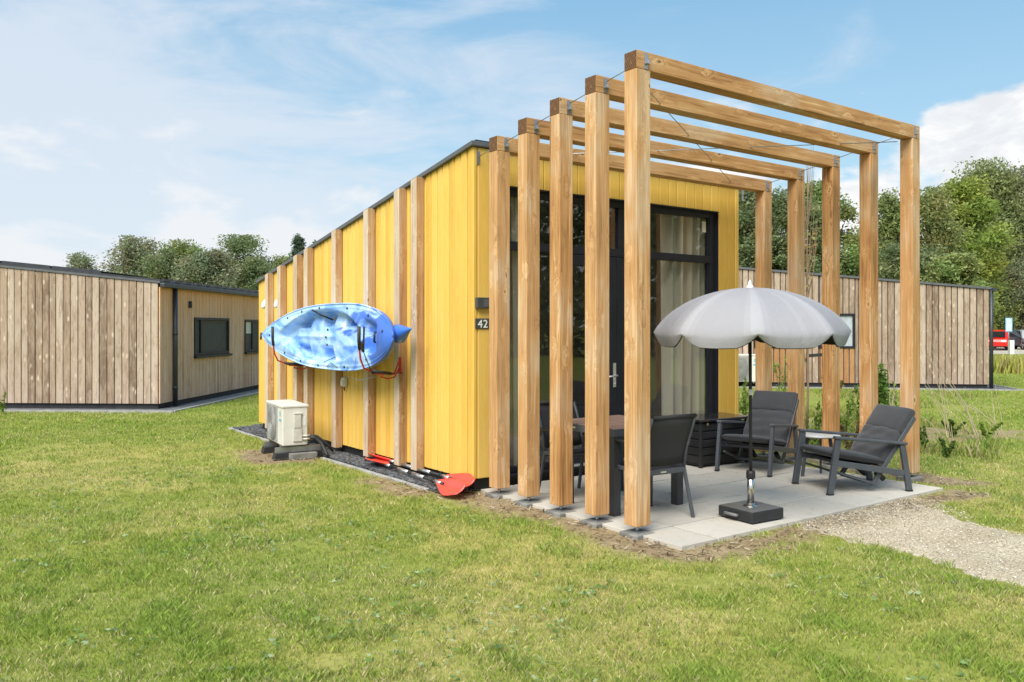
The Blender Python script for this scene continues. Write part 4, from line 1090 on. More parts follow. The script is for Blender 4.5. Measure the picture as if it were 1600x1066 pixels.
ld = MB().box(-.03, Wb+.035, -.03, Db+.03, .522, .552).build('lid', plain('glossy_black_lid', (.02, .02, .022), .16, 0, .1, 200, .7), t, bevel=.008)
mb = MB()
for x in (.09, Wb-.13): mb.box(x, x+.028, -.012, -.003, .475, .51)
mb.build('latch', STEEL, t, bevel=.003)

# table
t = thing('dining_table', 'square garden table with brown slatted top and black legs behind the posts', 'table', (4.81, 5.17, 0))
WX, WY = .86, .86
mb = MB(); n = 7
for i in range(n): mb.box(.012+i*(WX-.024)/n, .012+(i+1)*(WX-.024)/n-.004, .012, WY-.012, .722, .74)
mb.build('tabletop', TTOP, t, bevel=.002)
mb = MB(); mb.box(0, WX, 0, .01, .675, .737); mb.box(0, WX, WY-.01, WY, .675, .737); mb.box(0, .01, .011, WY-.011, .675, .737); mb.box(WX-.01, WX, .011, WY-.011, .675, .737); mb.build('apron', CHAIRM, t)
mb = MB(); mb.box(-.003, -.0005, .50, .56, .70, .715); mb.build('badge', ALU, t)
for x in (.003, WX-.085):
    for y in (.003, WY-.085): MB().box(x, x+.08, y, y+.08, 0, .7195).build('leg', ANTH, t, bevel=.004)

def dining_chair(label, loc, rz):
    """stacking armchair: local +y is forward, origin on the ground under the seat centre"""
    t = thing('dining_chair', label, 'garden chair', (*loc, 0), rz, 'black garden chairs at the table')
    hw_ = .255
    for s in (-1, 1):
        x = s*hw_
        MB().tube([(x, .235, .0), (x*.98, .225, .40), (x*1.0, .215, .62), (x*1.03, .17, .648), (x*1.05, -.10, .640), (x*1.03, -.235, .625)], .0125, 8).build('front_leg_and_arm', CHAIRM, t)
        MB().bar((x*1.04, .13, .652), (x*1.05, -.20, .646), .045, .014).build('arm_pad', DARKP, t, bevel=.005)
        MB().bar((x*1.02, -.285, 0), (x*.95, -.19, .42), .026, .026, 0, (1, 0, 0)).build('rear_leg', CHAIRM, t, bevel=.004)
        MB().tube([(x*.95, -.19, .40), (x*.93, -.225, .58), (x*.93, -.285, .74), (x*.92, -.335, .865)], .014, 8).build('back_upright', CHAIRM, t)
    mb = MB(); mb.bar((-hw_*.96, .20, .425), (hw_*.96, .20, .425), .03, .03); mb.bar((-hw_*.96, -.19, .395), (hw_*.96, -.19, .395), .03, .042); mb.bar((-hw_*.96, -.19, .41), (-hw_*.96, .20, .425), .024, .034); mb.bar((hw_*.96, -.19, .41), (hw_*.96, .20, .425), .024, .034); mb.build('seat_frame', CHAIRM, t, bevel=.004)
    mb = MB(); mb.box(-.03, .03, -.2075, -.2055, .388, .402); mb.build('badge', ALU, t)
    def sheet(pts, x0, x1, th, name):
        mb = MB(); vs = []
        for (y, z) in pts:
            for k in range(9):
                q = -1+k/4; vs.append((q*(x1-x0)/2, y-.012*(1-q*q)*(1 if z > .5 else 0), z-(.012*(1-q*q) if z < .5 else 0)))
        fs = [(i*9+k, i*9+k+1, (i+1)*9+k+1, (i+1)*9+k) for i in range(len(pts)-1) for k in range(8)]
        mb.add(vs, fs, 0, .5, True); o = mb.build(name, SLING, t); m = o.modifiers.new('s', 'SOLIDIFY'); m.thickness = th; return o
    sheet([(.22, .43), (.1, .425), (0, .418), (-.1, .415), (-.18, .418)], -.235, .235, .004, 'seat')
    sheet([(-.20, .455), (-.215, .53), (-.24, .61), (-.275, .70), (-.31, .79), (-.335, .862)], -.238, .238, .004, 'backrest')
    mb = MB(); mb.tube([(-.238, -.337, .868), (.238, -.337, .868)], .016, 10); mb.build('top_rail', SLING, t)
    return t
dining_chair('black sling garden chair on the lawn side of the table seen from behind', (5.10, 5.07), R(-4))
dining_chair('black sling garden chair on the door side of the table, facing the lawn', (5.13, 6.02), R(180))

# parasol and its base
def parasol():
    c = (5.725, 4.475)
    B = thing('umbrella_stand', 'square black parasol weight with a handle and a short steel tube', 'umbrella stand', (5.7165, 4.47, 0), R(-3.5))
    MB().box(-.19, .19, -.185, .185, .012, .098).build('weight', RUBBER, B, bevel=.007)
    mb = MB(); mb.box(-.185, .185, -.18, .18, .0985, .102); mb.build('top_plate', plain('dark_grey_plate', (.10, .10, .10), .35, 0, .15), B, bevel=.002)
    mb = MB(); mb.tube([(-.194, .09, .05), (-.215, .085, .055), (-.215, -.03, .055), (-.194, -.035, .05)], .014, 8); mb.build('handle', plain('grey_grip', (.16, .16, .165), .5), B)
    MB().lathe([(.001, .1025), (.065, .1025), (.062, .108), (.03, .112), (.03, .13), (.001, .13)], n=24).build('flange', STEEL, B)
    MB().tube([(0, 0, .12), (0, 0, .36)], .0285, 20).build('tube', STEEL, B)
    MB().lathe([(.001, .335), (.036, .335), (.038, .34), (.038, .378), (.034, .40), (.001, .40)], n=20).build('collar', DARKP, B)
    mb = MB()
    for (x, y) in ((-.15, -.15), (.15, -.15), (-.15, .15), (.15, .15)): mb.box(x-.02, x+.02, y-.02, y+.02, 0, .0125)
    mb.build('foot', RUBBER, B)
    U_ = thing('parasol', 'grey eight panelled parasol with a scalloped hem on a thin black pole', 'parasol', (5.7165, 4.47, .40))
    U_.rotation_euler = (R(.3), R(-.8), 0)
    zt, zr, Rr = 1.935-.40, 1.565-.40, .80
    MB().tube([(0, 0, -.20), (0, 0, zt+.01)], .0135, 12).build('pole', DARKP, U_)
    MB().tube([(0, 0, .635), (0, 0, .685)], .0175, 12).build('clip', WHITE, U_)
    MB().lathe([(.001, zt-.005), (.035, zt-.005), (.028, zt+.012), (.014, zt+.02), (.012, zt+.05), (.001, zt+.065)], n=14).build('finial', WHITE, U_)
    ph0 = R(12)     # the photographed turn of the ribs, measured from the camera's right towards it
    right = math.atan2(RT[1], RT[0])
    def shell(off, m, name, dark):
        mb = MB(); NR = 14; NA = 12
        for k in range(8):
            a0 = right-ph0-k*math.pi/4; a1 = a0-math.pi/4; vs = []; rn = []
            for i in range(NR+1):
                t = i/NR; r = Rr*math.sin(t*1.22)/math.sin(1.22); z = zr+(zt-zr)*(math.cos(t*1.22)-math.cos(1.22))/(1-math.cos(1.22))
                for j in range(NA+1):
                    q = j/NA; a = a0+(a1-a0)*q; chord = math.cos(math.pi/8)/math.cos((q-.5)*math.pi/4); sag = 1-(1-chord)*(.75)
                    bulg = -.022*math.sin(math.pi*q)*t*(1-.2*t); sag -= off*3.2*t
                    vs.append((r*sag*math.cos(a), r*sag*math.sin(a), z+bulg-off))
            # valance: scalloped, longest at mid panel
            for i in range(1, 5):
                t = i/4
                for j in range(NA+1):
                    q = j/NA; a = a0+(a1-a0)*q; chord = math.cos(math.pi/8)/math.cos((q-.5)*math.pi/4); sag = 1-(1-chord)*.75
                    drop = .014+.082*min(1, (math.sin(math.pi*q))**.75*1.35)
                    rr = Rr*sag*(1-.02*t*t+.012*math.sin(3*a+q*6)*t)+(off*-1.6)
                    vs.append((rr*math.cos(a), rr*math.sin(a), zr-.022*math.sin(math.pi*q)*.8-off-drop*t))
            M = NR+5
            for i in range(M-1):
                for j in range(NA):
                    q = (j+.5)/NA; e = min(q, 1-q)
                    r_ = 1. if e < .06 else (.35 if e < .14 else 0.)
                    r_ = r_*(.9 if i < NR else .5)
                    if .30 < q < .38 and k % 2: r_ = .35
                    mb.add([vs[i*(NA+1)+j], vs[i*(NA+1)+j+1], vs[(i+1)*(NA+1)+j+1], vs[(i+1)*(NA+1)+j]], [(0, 1, 2, 3)], 0, r_, True)
        o = mb.build(name, m, U_, fix=False)
        bm = bmesh.new(); bm.from_mesh(o.data); bmesh.ops.remove_doubles(bm, verts=bm.verts, dist=.0006); bmesh.ops.recalc_face_normals(bm, faces=bm.faces); bm.to_mesh(o.data); bm.free()
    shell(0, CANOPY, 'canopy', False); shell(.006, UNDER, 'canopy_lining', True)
    for k in range(8):
        a = right-ph0-k*math.pi/4; c_, s_ = math.cos(a), math.sin(a); pts = []
        for i in range(9):
            t = i/8; r = Rr*math.sin(t*1.22)/math.sin(1.22)*.985; z = zr+(zt-zr)*(math.cos(t*1.22)-math.cos(1.22))/(1-math.cos(1.22))-.014
            pts.append((r*c_, r*s_, z))
        MB().tube(pts, .004, 6).build('rib', STEEL, U_)
        MB().tube([(0, 0, zt-.42), (pts[4][0], pts[4][1], pts[4][2])], .0035, 6).build('strut', STEEL, U_)
    MB().lathe([(.014, zt-.45), (.026, zt-.45), (.026, zt-.40), (.014, zt-.40)], n=12).build('runner', DARKP, U_)
parasol()

# ================================================================== TREES
def raw_mesh(name, V, F4, C, mats, parent=None, dom='POINT'):
    me = bpy.data.meshes.new(name); n = len(V); k = F4.shape[1]
    me.vertices.add(n); me.vertices.foreach_set('co', V.astype(np.float32).ravel())
    me.loops.add(F4.size); me.loops.foreach_set('vertex_index', F4.astype(np.int32).ravel())
    me.polygons.add(len(F4)); me.polygons.foreach_set('loop_start', np.arange(0, F4.size, k)); me.polygons.foreach_set('loop_total', np.full(len(F4), k))
    me.update(); col_attr(me, C, dom)
    me.materials.append(mats); o = bpy.data.objects.new(name, me); COL.objects.link(o)
    if parent: o.parent = parent
    return o
def leaf_quads(rs, P, size, col, updown=.5, droop=0.):
    """diamond leaf-clump faces at points P"""
    n = len(P); a = rs.randn(n, 3); a[:, 2] *= updown; a[:, 2] -= droop; a /= np.linalg.norm(a, axis=1)[:, None]
    b = np.cross(a, rs.randn(n, 3)); b /= np.linalg.norm(b, axis=1)[:, None]
    s = size*rs.uniform(.55, 1.25, n)[:, None]; w_ = s*rs.uniform(.35, .62, n)[:, None]
    V = np.stack([P-a*s, P-b*w_+a*s*.1, P+a*s, P+b*w_+a*s*.1], 1).reshape(-1, 3)
    F4 = np.arange(4*n).reshape(n, 4); return V, F4, np.repeat(col, 4, axis=0)
def tree(name, label, pos, H, W, seed, base, n=9000, leaf=.098, shape='round', low=.12, group=None, gaps=.0, cat='tree', zb=0., nclump=None):
    rs = np.random.RandomState(seed); rd = random.Random(seed)
    n = int(n*1.9); t = thing(name, label, cat, (pos[0], pos[1], zb), rs.uniform(0, 6.28), group)
    nc = nclump or int(46+W*H*1.5)
    # clump centres through the crown volume, more of them near its skin
    C = []; Rr = []
    lobes = [(rs.uniform(-.3, .3)*W/2, rs.uniform(-.3, .3)*W/2, H*rs.uniform(.52, .72), W/2*rs.uniform(.55, .8), H*rs.uniform(.2, .3)) for _ in range(4)]
    while len(C) < nc:
        h = rs.uniform(low, 1.0); a = rs.uniform(0, 6.283)
        if shape == 'round': prof = math.sqrt(max(0, 1-((h-.52)/.50)**2))**.85
        elif shape == 'cone': prof = .16+.95*(1-h)
        elif shape == 'birch': prof = max(0, math.sin(math.pi*min(1, (h-.02)*.93)))**.55*(1.05-.45*h)
        else: prof = 1.
        prof *= (.80+.28*math.sin(a*2+seed)+.18*math.sin(a*5+h*9+seed*2))
        r = W/2*max(.05, prof)*rs.uniform(.15, 1)**.5
        C.append((r*math.cos(a), r*math.sin(a), h*H*.97)); Rr.append(rs.uniform(.10, .21)*W*(.55 if shape == 'cone' else 1))
    C = np.array(C); Rr = np.array(Rr); q = rs.randint(0, nc, n)
    d = rs.randn(n, 3); d /= np.linalg.norm(d, axis=1)[:, None]; d *= (rs.uniform(0, 1, n)**.5*rs.choice([1, 1, 1.5], n))[:, None]; d[:, 2] *= .8 if shape != 'birch' else 1.25
    P = C[q]+d*Rr[q][:, None]
    if shape == 'birch': P[:, 2] -= np.abs(rs.randn(n))*.25
    P[:, 2] = np.clip(P[:, 2], .1, H*1.02)
    tone = rs.uniform(.82, 1.2, nc)[q]*rs.uniform(.8, 1.2, n); yel = rs.uniform(-.10, .22, nc)[q]
    col = np.array(base)[None]*tone[:, None]; col[:, 0] *= 1+yel; col = np.clip(col, 0, 1)
    n = len(P); V, F4, CC = leaf_quads(rs, P, leaf, col, .6, .6 if shape == 'birch' else 0)
    raw_mesh('crown', V, F4, CC, LEAF, t)
    mb = MB(); th = H*.62 if shape != 'cone' else H*.95; r0 = max(.05, H*.017)
    bend = [(rs.uniform(-.15, .15), rs.uniform(-.15, .15)) for _ in range(6)]; tr = []
    for i in range(6): tr.append((bend[i][0]*i*.35, bend[i][1]*i*.35, th*i/5-.05*(i == 0)))
    mb.tube(tr, [r0*(1.25-.95*i/5) for i in range(6)], 8)
    for i in range(0, nc, 3 if nc < 90 else 4):
        c = C[i]; k = min(4, max(1, int(c[2]/th*5*.62))); b = Vector(tr[k]); e = Vector(c)
        if (e-b).length < .3: continue
        mid = b.lerp(e, .5)+Vector((0, 0, -.06*H*rd.random())); rr = r0*.32
        mb.tube([b, mid, e], [rr, rr*.6, rr*.2], 5, cap=False)
    mb.build('trunk', BARK, t, fix=False)
    return t
G1 = (.25, .32, .11); G2 = (.21, .265, .12); G3 = (.25, .33, .10); G4 = (.27, .31, .18); G5 = (.29, .37, .085)
def ptop(py, depth): return 1.6+(512-py)*depth/1297.15
def treeat(px, py, depth, wpx, name, label, seed, base, **k):
    H = ptop(py, depth); W = 1.12*wpx*depth/1297.15
    return tree(name, label, at(px, depth), H, W, seed, base, **k)
LB = 'trees beyond the larch cabin with the solar panels'
for i, (px, py, dp, w_, nm, lb, bs, kw) in enumerate([
    (127, 397, 62, 62, 'broadleaf_tree', 'small pale round tree standing alone over the solar panels', G4, dict(n=5000)),
    (215, 374, 56, 86, 'broadleaf_tree', 'grey green tree at the open end of the clump over the downpipe', G4, dict(n=11000)),
    (252, 392, 52, 70, 'broadleaf_tree', 'lower tree filling the gap beside the grey green end tree', G2, dict(n=8000)),
    (283, 379, 58, 84, 'broadleaf_tree', 'fresh green pointed tree behind the middle of the larch gutter', G1, dict(n=11000)),
    (325, 392, 50, 92, 'broadleaf_tree', 'willow grey spreading tree in front of the taller pair', G4, dict(n=12000)),
    (376, 371, 60, 92, 'broadleaf_tree', 'tallest dark tree of the clump beyond the larch cabin', G2, dict(n=12000)),
    (402, 405, 52, 70, 'broadleaf_tree', 'rounded dark tree where the yellow cabin roof begins', G2, dict(n=8000)),
    (440, 401, 62, 66, 'broadleaf_tree', 'yellow green low tree showing over the yellow cabin roof end', G1, dict(n=7000)),
    (466, 367, 70, 56, 'conifer', 'slender dark conifer poking above the yellow cabin roof', (.13, .18, .12), dict(n=5200, shape='cone', low=.45, leaf=.12)),
    (493, 376, 76, 48, 'conifer', 'second smaller conifer tip just over the yellow roof edge', (.13, .18, .12), dict(n=4200, shape='cone', low=.45, leaf=.12)),
    (180, 418, 64, 60, 'broadleaf_tree', 'low hedge-like tree between the lone tree and the clump', G1, dict(n=5000)),
    (80, 421, 70, 70, 'broadleaf_tree', 'low distant tree barely topping the solar panels', G4, dict(n=4000)),
    (232, 394, 61, 84, 'broadleaf_tree', 'mid green tree half hidden between the end tree and the pointed one', G1, dict(n=8000)),
    (302, 392, 61, 84, 'broadleaf_tree', 'soft grey tree filling the skyline behind the willow grey one', G4, dict(n=8000)),
    (345, 412, 66, 110, 'broadleaf_tree', 'broad dark tree closing the clump from behind', G2, dict(n=8000)),
    (540, 400, 66, 110, 'broadleaf_tree', 'dark tree hidden almost wholly behind the yellow cabin', G2, dict(n=4000)),
    ]): treeat(px, py, dp, w_, nm, lb, 100+i, bs, group=LB, **kw)
RB = 'trees beyond the long larch cabin'
for i, (px, py, dp, w_, nm, lb, bs, kw) in enumerate([
    (1120, 330, 48, 120, 'broadleaf_tree', 'dark tree rising right behind the yellow cabin corner', G2, dict(n=11000)),
    (1172, 290, 44, 110, 'broadleaf_tree', 'layered dark green tree between the yellow corner and the first far post', G2, dict(n=16000)),
    (1232, 300, 42, 105, 'broadleaf_tree', 'dark open branched tree between the first and second far posts', G2, dict(n=14000)),
    (1283, 288, 43, 98, 'broadleaf_tree', 'tall tree with gaps in its top between the second and third far posts', G1, dict(n=15000)),
    (1336, 372, 50, 96, 'broadleaf_tree', 'low bright green tree in the dip behind the third far post', G1, dict(n=9000)),
    (1352, 330, 60, 50, 'birch', 'thin light leaved birch against the white cloud', G4, dict(n=3500, shape='birch')),
    (1392, 302, 46, 88, 'birch', 'airy birch between the fourth and fifth far posts', G1, dict(n=10000, shape='birch')),
    (1455, 300, 46, 104, 'birch', 'yellowish birch just beyond the outer corner post', (.26, .30, .11), dict(n=15000, shape='birch')),
    (1506, 284, 66, 96, 'broadleaf_tree', 'bright lime green tree in front of the tall birches', G5, dict(n=16000, leaf=.16)),
    (1545, 256, 72, 130, 'birch', 'tallest drooping birch of the wood edge', (.25, .30, .12), dict(n=20000, shape='birch', leaf=.15)),
    (1598, 268, 72, 110, 'birch', 'grey green weeping birch at the edge of the view', G4, dict(n=18000, shape='birch', leaf=.15)),
    (1545, 402, 70, 90, 'broadleaf_tree', 'dark rounded bush tree at the gutter end of the long larch cabin', G1, dict(n=12000, low=.0)),
    (1600, 405, 69, 84, 'broadleaf_tree', 'grey leaved willow bush over the parked cars', G4, dict(n=12000, low=.0)),
    (1425, 385, 40, 110, 'broadleaf_tree', 'shadowy tree low behind the long larch cabin roof', G2, dict(n=11000)),
    (1490, 400, 37, 90, 'broadleaf_tree', 'leafy tree touching the roof edge of the long larch cabin', G1, dict(n=11000)),
    (1660, 250, 72, 140, 'birch', 'birch partly cut by the view edge', G2, dict(n=12000, shape='birch', leaf=.16)),
    (1740, 270, 76, 150, 'birch', 'birch outside the view edge', G1, dict(n=8000, shape='birch')),
    (1565, 430, 74, 130, 'broadleaf_tree', 'dark tree closing the view behind the car park', G2, dict(n=8000, low=.0)),
    (1650, 420, 74, 150, 'broadleaf_tree', 'dark tree closing the car park further along', G2, dict(n=8000, low=.0)),
    (1260, 390, 52, 130, 'broadleaf_tree', 'dark tree low behind the second far post', G2, dict(n=9000)),
    (1180, 400, 52, 130, 'broadleaf_tree', 'dark undergrowth tree low beside the yellow corner', G2, dict(n=9000)),
    (1370, 410, 56, 130, 'broadleaf_tree', 'dark tree low behind the fourth far post', G2, dict(n=8000)),
    ]): treeat(px, py, dp, w_, nm, lb, 200+i, bs, group=RB, **kw)

# the wood across the lane that the glass front mirrors
def mirrored_wood():
    rs = np.random.RandomState(5); Ps = []; Cs = []
    for k in range(17):
        a = R(14+k*5.0+rs.uniform(-1.5, 1.5)); dist = rs.uniform(40, 50); cx, cy = math.sin(a)*dist, -math.cos(a)*dist+6; H = rs.uniform(6.5, 10.5); W = rs.uniform(6, 8)
        n = 2600; nc = 30; c = np.stack([rs.uniform(-.5, .5, nc)*W, rs.uniform(-.5, .5, nc)*W, rs.uniform(.08, .93, nc)*H], 1); q = rs.randint(0, nc, n); d = rs.randn(n, 3); d /= np.linalg.norm(d, axis=1)[:, None]
        Ps.append(c[q]+d*(rs.uniform(0, 1, n)**.4*W*.2)[:, None]+np.array([cx, cy, 0])); Cs.append(np.array([G1, G2, G2, G4][k % 4])[None]*rs.uniform(.7, 1.3, nc)[q][:, None])
    P = np.concatenate(Ps); V, F4, CC = leaf_quads(rs, P, .34, np.concatenate(Cs), .7)
    o = raw_mesh('far_off_wood', V, F4, CC, LEAF); kind(o, 'stuff', 'wood across the lane mirrored in the glass front')
mirrored_wood()

# ================================================================== YOUNG TREE, HERBS, DRY STALKS
def sprig(name, label, pos, H, seed, base, n=260, leaf=.035, spread=.16, stems=3, group=None, cat='plant', tip=0.):
    rs = np.random.RandomState(seed); t = thing(name, label, cat, (pos[0], pos[1], GZ), 0, group); mb = MB(); P = []
    for s_ in range(stems):
        a = rs.uniform(0, 6.28); l = spread*rs.uniform(.3, 1); h = H*rs.uniform(.7, 1) if s_ else H
        pts = [(math.cos(a)*l*(k/5)**1.4, math.sin(a)*l*(k/5)**1.4, h*k/5) for k in range(6)]
        mb.tube(pts, [.009*(1-.13*k) for k in range(6)], 5, cap=False)
        m = n//stems
        k = rs.uniform(.12+tip, 1, m); P.append(np.stack([math.cos(a)*l*k**1.4, math.sin(a)*l*k**1.4, h*k], 1)+rs.randn(m, 3)*np.array([1, 1, .5])*H*.055*(1.25-k)[:, None])
    P = np.concatenate(P); P[:, 2] = np.maximum(P[:, 2], .02); col = np.array(base)[None]*rs.uniform(.65, 1.35, len(P))[:, None]
    V, F4, CC = leaf_quads(rs, P, leaf, col, .8); raw_mesh('leaves', V, F4, CC, LEAF, t); mb.build('stem', plain('green_stem', (.16, .15, .06), .7), t, fix=False)
    return t
def young_tree():
    x, y = at(1262, 13.2); t = thing('young_tree', 'slender young tree with sparse orange brown leaves tied to two pale stakes', 'young tree', (x, y, GZ)); rs = np.random.RandomState(9)
    mb = MB(); tr = [(0.01*math.sin(k*1.3), .01*math.cos(k), .42*k) for k in range(11)]; mb.tube(tr, [.020*(1-.07*k) for k in range(11)], 6); P = []
    for k in range(26):
        z = rs.uniform(.9, 3.9); a = rs.uniform(0, 6.28); l = rs.uniform(.35, .95)*(1-.12*z); c, s = math.cos(a), math.sin(a); up = l*2.1
        pts = [(0, 0, z), (c*l*.22, s*l*.22, z+up*.35), (c*l*.36, s*l*.36, z+up)]; mb.tube(pts, [.008, .0055, .002], 4, cap=False)
        for q in range(9):
            u = rs.uniform(.15, 1); P.append(Vector(pts[0]).lerp(Vector(pts[2]), u)+Vector(rs.randn(3)*.04))
    mb.build('trunk', plain('brown_twig', (.30, .20, .12), .8), t, fix=False)
    P = np.array([tuple(p) for p in P]); P = P[P[:, 2] < 3.2]; col = np.array([[.50, .30, .12], [.46, .34, .13], [.34, .34, .12]])[rs.randint(0, 3, len(P))]
    V, F4, CC = leaf_quads(rs, P, .034, col); raw_mesh('crown', V, F4, CC, LEAF, t)
    for i, (dx, dy, nm) in enumerate(((-.24, .05, 0), (.26, -.08, 1))):
        q = thing('tree_stake', ['pale wooden stake beside the young tree, nearer the yellow cabin', 'pale wooden stake beside the young tree, farther from the yellow cabin'][i], 'stake', (x+dx*RT[0], y+dx*RT[1]+dy, GZ), 0, 'stakes of the young tree')
        MB().tube([(0, 0, -.1), (0, 0, 1.55)], .03, 10).build('pole', plain('pale_stake', (.50, .40, .22), .8), q)
    q = thing('tree_tie', 'black rubber tie looped round the young tree and its stakes', 'tree tie', (x, y, 1.13)); mb = MB()
    mb.bar((-.24*RT[0], -.24*RT[1]+.05, .05), (0, 0, -.06), .012, .05); mb.bar((0.01, 0, .02), (.26*RT[0], .26*RT[1]-.08, .05), .012, .05); mb.build('strap', RUBBER, q)
young_tree()
LM = (.20, .30, .045); LG = (.11, .18, .035)
x, y = at(1380, 12.0); sprig('shrub', 'leafy bright green shrub between the two outermost far posts', (x, y), 1.12, 3, (.15, .25, .05), n=900, leaf=.045, spread=.2, stems=5, cat='shrub')
herbs = [(1224, 15.0, 1.15, LM, 'yellow green self-sown plant against the orange boards'), (1205, 13.2, .8, LG, 'green weed behind the chair nearest the cushion box'), (1320, 11.6, .75, LM, 'yellowing weed between the third and fourth far posts'), (1297, 12.6, .9, (.28, .22, .07), 'brownish weed beside the third far post'),
    (1272, 11.2, .62, LM, 'low yellow flowering weed under the young tree'), (1348, 13.4, .7, LG, 'small dark weed behind the fourth far post'), (1402, 13.0, .8, LM, 'weed just beside the outer corner post'), (1330, 10.6, .45, (.2, .13, .06), 'reddish brown weed tuft low behind the side table'),
    (1448, 11.2, .32, LG, 'dark green weed tuft on the bare soil patch'), (1488, 12.4, .28, LG, 'second green tuft further out on the bare soil patch'), (1540, 11.9, .28, LM, 'tuft at the far edge of the bare soil'), (1478, 10.4, .24, LG, 'small tuft on the near side of the bare soil'), (1238, 11.4, .6, LM, 'weed between the chair backs and the young tree'),
    (1166, 13.5, .8, LM, 'weed beside the yellow cabin corner'), (1185, 11.5, .6, LG, 'weed behind the parasol pole')]
for i, (px, dp, h, c, lb) in enumerate(herbs): sprig('weed_plant', lb, at(px, dp), h, 30+i, c, n=240, leaf=.032, group='weeds on the bed behind the pergola', stems=4, spread=.22)
sprig('weed_plant', 'bright weed at the foot of the larch cabin gable', at(5, 15.6), .42, 71, (.2, .3, .04), n=160, leaf=.03, group='weeds on the bed behind the pergola')
def stalks(label, px, dp, seed, lean, n=7, h=1.25):
    rs = np.random.RandomState(seed); x, y = at(px, dp); t = thing('dry_stalks', label, 'dry grass', (x, y, GZ), 0, 'dry straw coloured stalks on the lawn'); mb = MB()
    for k in range(n):
        l = lean*rs.uniform(.2, 1.3)+rs.uniform(-.15, .15); hh = h*rs.uniform(.5, 1); b = rs.uniform(-.1, .1)
        mb.tube([(b*RT[0]+(l*q**1.5)*RT[0], b*RT[1]+(l*q**1.5)*RT[1]+rs.uniform(-.02, .02), hh*q) for q in (0, .35, .7, 1)], [.0045, .004, .003, .0018], 4, cap=False)
    mb.build('stalk_tuft', plain('straw', (.55, .47, .32), .8), t, fix=False)
for i, (px, dp, ln, h, lb) in enumerate([(1478, 12.3, -.55, 1.25, 'tuft of pale dry stalks leaning towards the outer post'), (1528, 12.2, -.75, 1.5, 'tallest tuft of pale dry stalks leaning across the larch boards'), (1568, 12.6, -.5, .85, 'shorter tuft of dry stalks nearest the open lawn'), (1392, 12.8, .1, 1.3, 'thin upright dry stalks beside the leafy shrub')]): stalks(lb, px, dp, 60+i, ln, h=h)

# ================================================================== CAR PARK BEYOND
def car(label, px, dp, rz, paint, seed):
    x, y = at(px, dp); t = thing('parked_car', label, 'car', (x, y, GZ), rz, 'cars in the car park beyond')
    L_, W_ = 4.1, 1.72
    prof = [(-2.05, .32), (-2.05, .62), (-1.98, .80), (-1.10, .92), (-.45, 1.38), (.2, 1.47), (1.15, 1.43), (1.75, 1.05), (2.02, .95), (2.05, .6), (2.03, .32)]
    mb = MB(); n = len(prof); rows = []
    for q, k in ((-W_/2, .97), (-W_/2+.10, 1.), (W_/2-.10, 1.), (W_/2, .97)):
        rows.append([(a*(k if abs(q) > .8 else 1), (q*(1 if z < .95 else .84)), z*(1 if abs(q) < .8 else (.985))) for a, z in prof])
    vs = [p for r in rows for p in r]; fs = [(i*n+j, i*n+j+1, (i+1)*n+j+1, (i+1)*n+j) for i in range(3) for j in range(n-1)]
    fs += [tuple(range(n)), tuple(3*n+j for j in range(n))[::-1], tuple(i*n for i in range(4)), tuple(i*n+n-1 for i in range(4))]
    mb.add(vs, fs); mb.build('body', paint, t, bevel=.03)
    mb = MB()
    for s in (-1, 1):
        yy = s*(W_/2*.84+.006)
        for pl in (((-1.0, .96), (-.42, 1.34), (.25, 1.40), (.25, .96)), ((.32, .96), (.32, 1.40), (1.08, 1.37), (1.55, 1.03))): mb.add([(a, yy+s*.055*(1.4-z)/.45, z) for a, z in pl], [(0, 1, 2, 3)])
    mb.add([(-1.14, -.66, .96), (-1.14, .66, .96), (-.52, .62, 1.36), (-.52, -.62, 1.36)], [(0, 1, 2, 3)]); mb.add([(1.80, -.64, 1.07), (1.80, .64, 1.07), (1.25, .60, 1.40), (1.25, -.60, 1.40)], [(0, 1, 2, 3)])
    mb.build('window_glass', DGLASS, t, fix=False)
    for a in (-1.3, 1.28):
        for s in (-1, 1):
            w_ = MB(); w_.tube([(a, s*(W_/2-.17), .31), (a, s*(W_/2+.01), .31)], .31, 20); wo = w_.build('wheel', RUBBER, t); r_ = MB(); r_.tube([(a, s*(W_/2), .31), (a, s*(W_/2+.018), .31)], .19, 14); r_.build('rim', ALU, wo)
    for s in (-1, 1):
        MB().box(-2.07, -1.98, s*.62-.16, s*.62+.16, .62, .76).build('headlight', WHITE, t); MB().box(2.0, 2.07, s*.66-.1, s*.66+.1, .72, .94).build('tail_light', RED, t)
    return t
car('red hatchback parked nearest the larch cabin end', 1556, 60, R(20), plain('red_car_paint', (.62, .02, .015), .25, 0, .05, 60, .6), 1)
car('dark grey car parked beside the red hatchback', 1587, 62, R(75), plain('dark_car_paint', (.05, .055, .065), .25, 0, .05, 60, .6), 2)
car('silver car parked furthest from the larch cabin', 1612, 61, R(35), plain('silver_car_paint', (.55, .57, .6), .3, .4, .05, 60, .6), 3)
x, y = at(1576, 44); t = thing('parking_sign', 'small blue edged parking sign on a thin grey pole', 'sign', (x, y, GZ), R(-50))
MB().tube([(0, 0, 0), (0, 0, 2.15)], .03, 8).build('pole', GALV, t); MB().box(-.17, .17, -.04, -.03, 1.4, 2.15).build('sign_plate', plain('blue_sign', (.16, .42, .68), .4), t); MB().box(-.135, .135, -.046, -.041, 1.44, 2.11).build('white_panel', plain('pale_sign', (.62, .72, .80), .4), t)
x, y = at(1580, 43); t = thing('bollard', 'white square bollard beside the blue edged sign', 'bollard', (x, y, GZ), R(-40))
MB().box(-.11, .11, -.11, .11, 0, .98).build('post', WHITE, t, bevel=.01); MB().box(-.09, .09, -.09, .09, .982, 1.0).build('cap', ANTH, t)
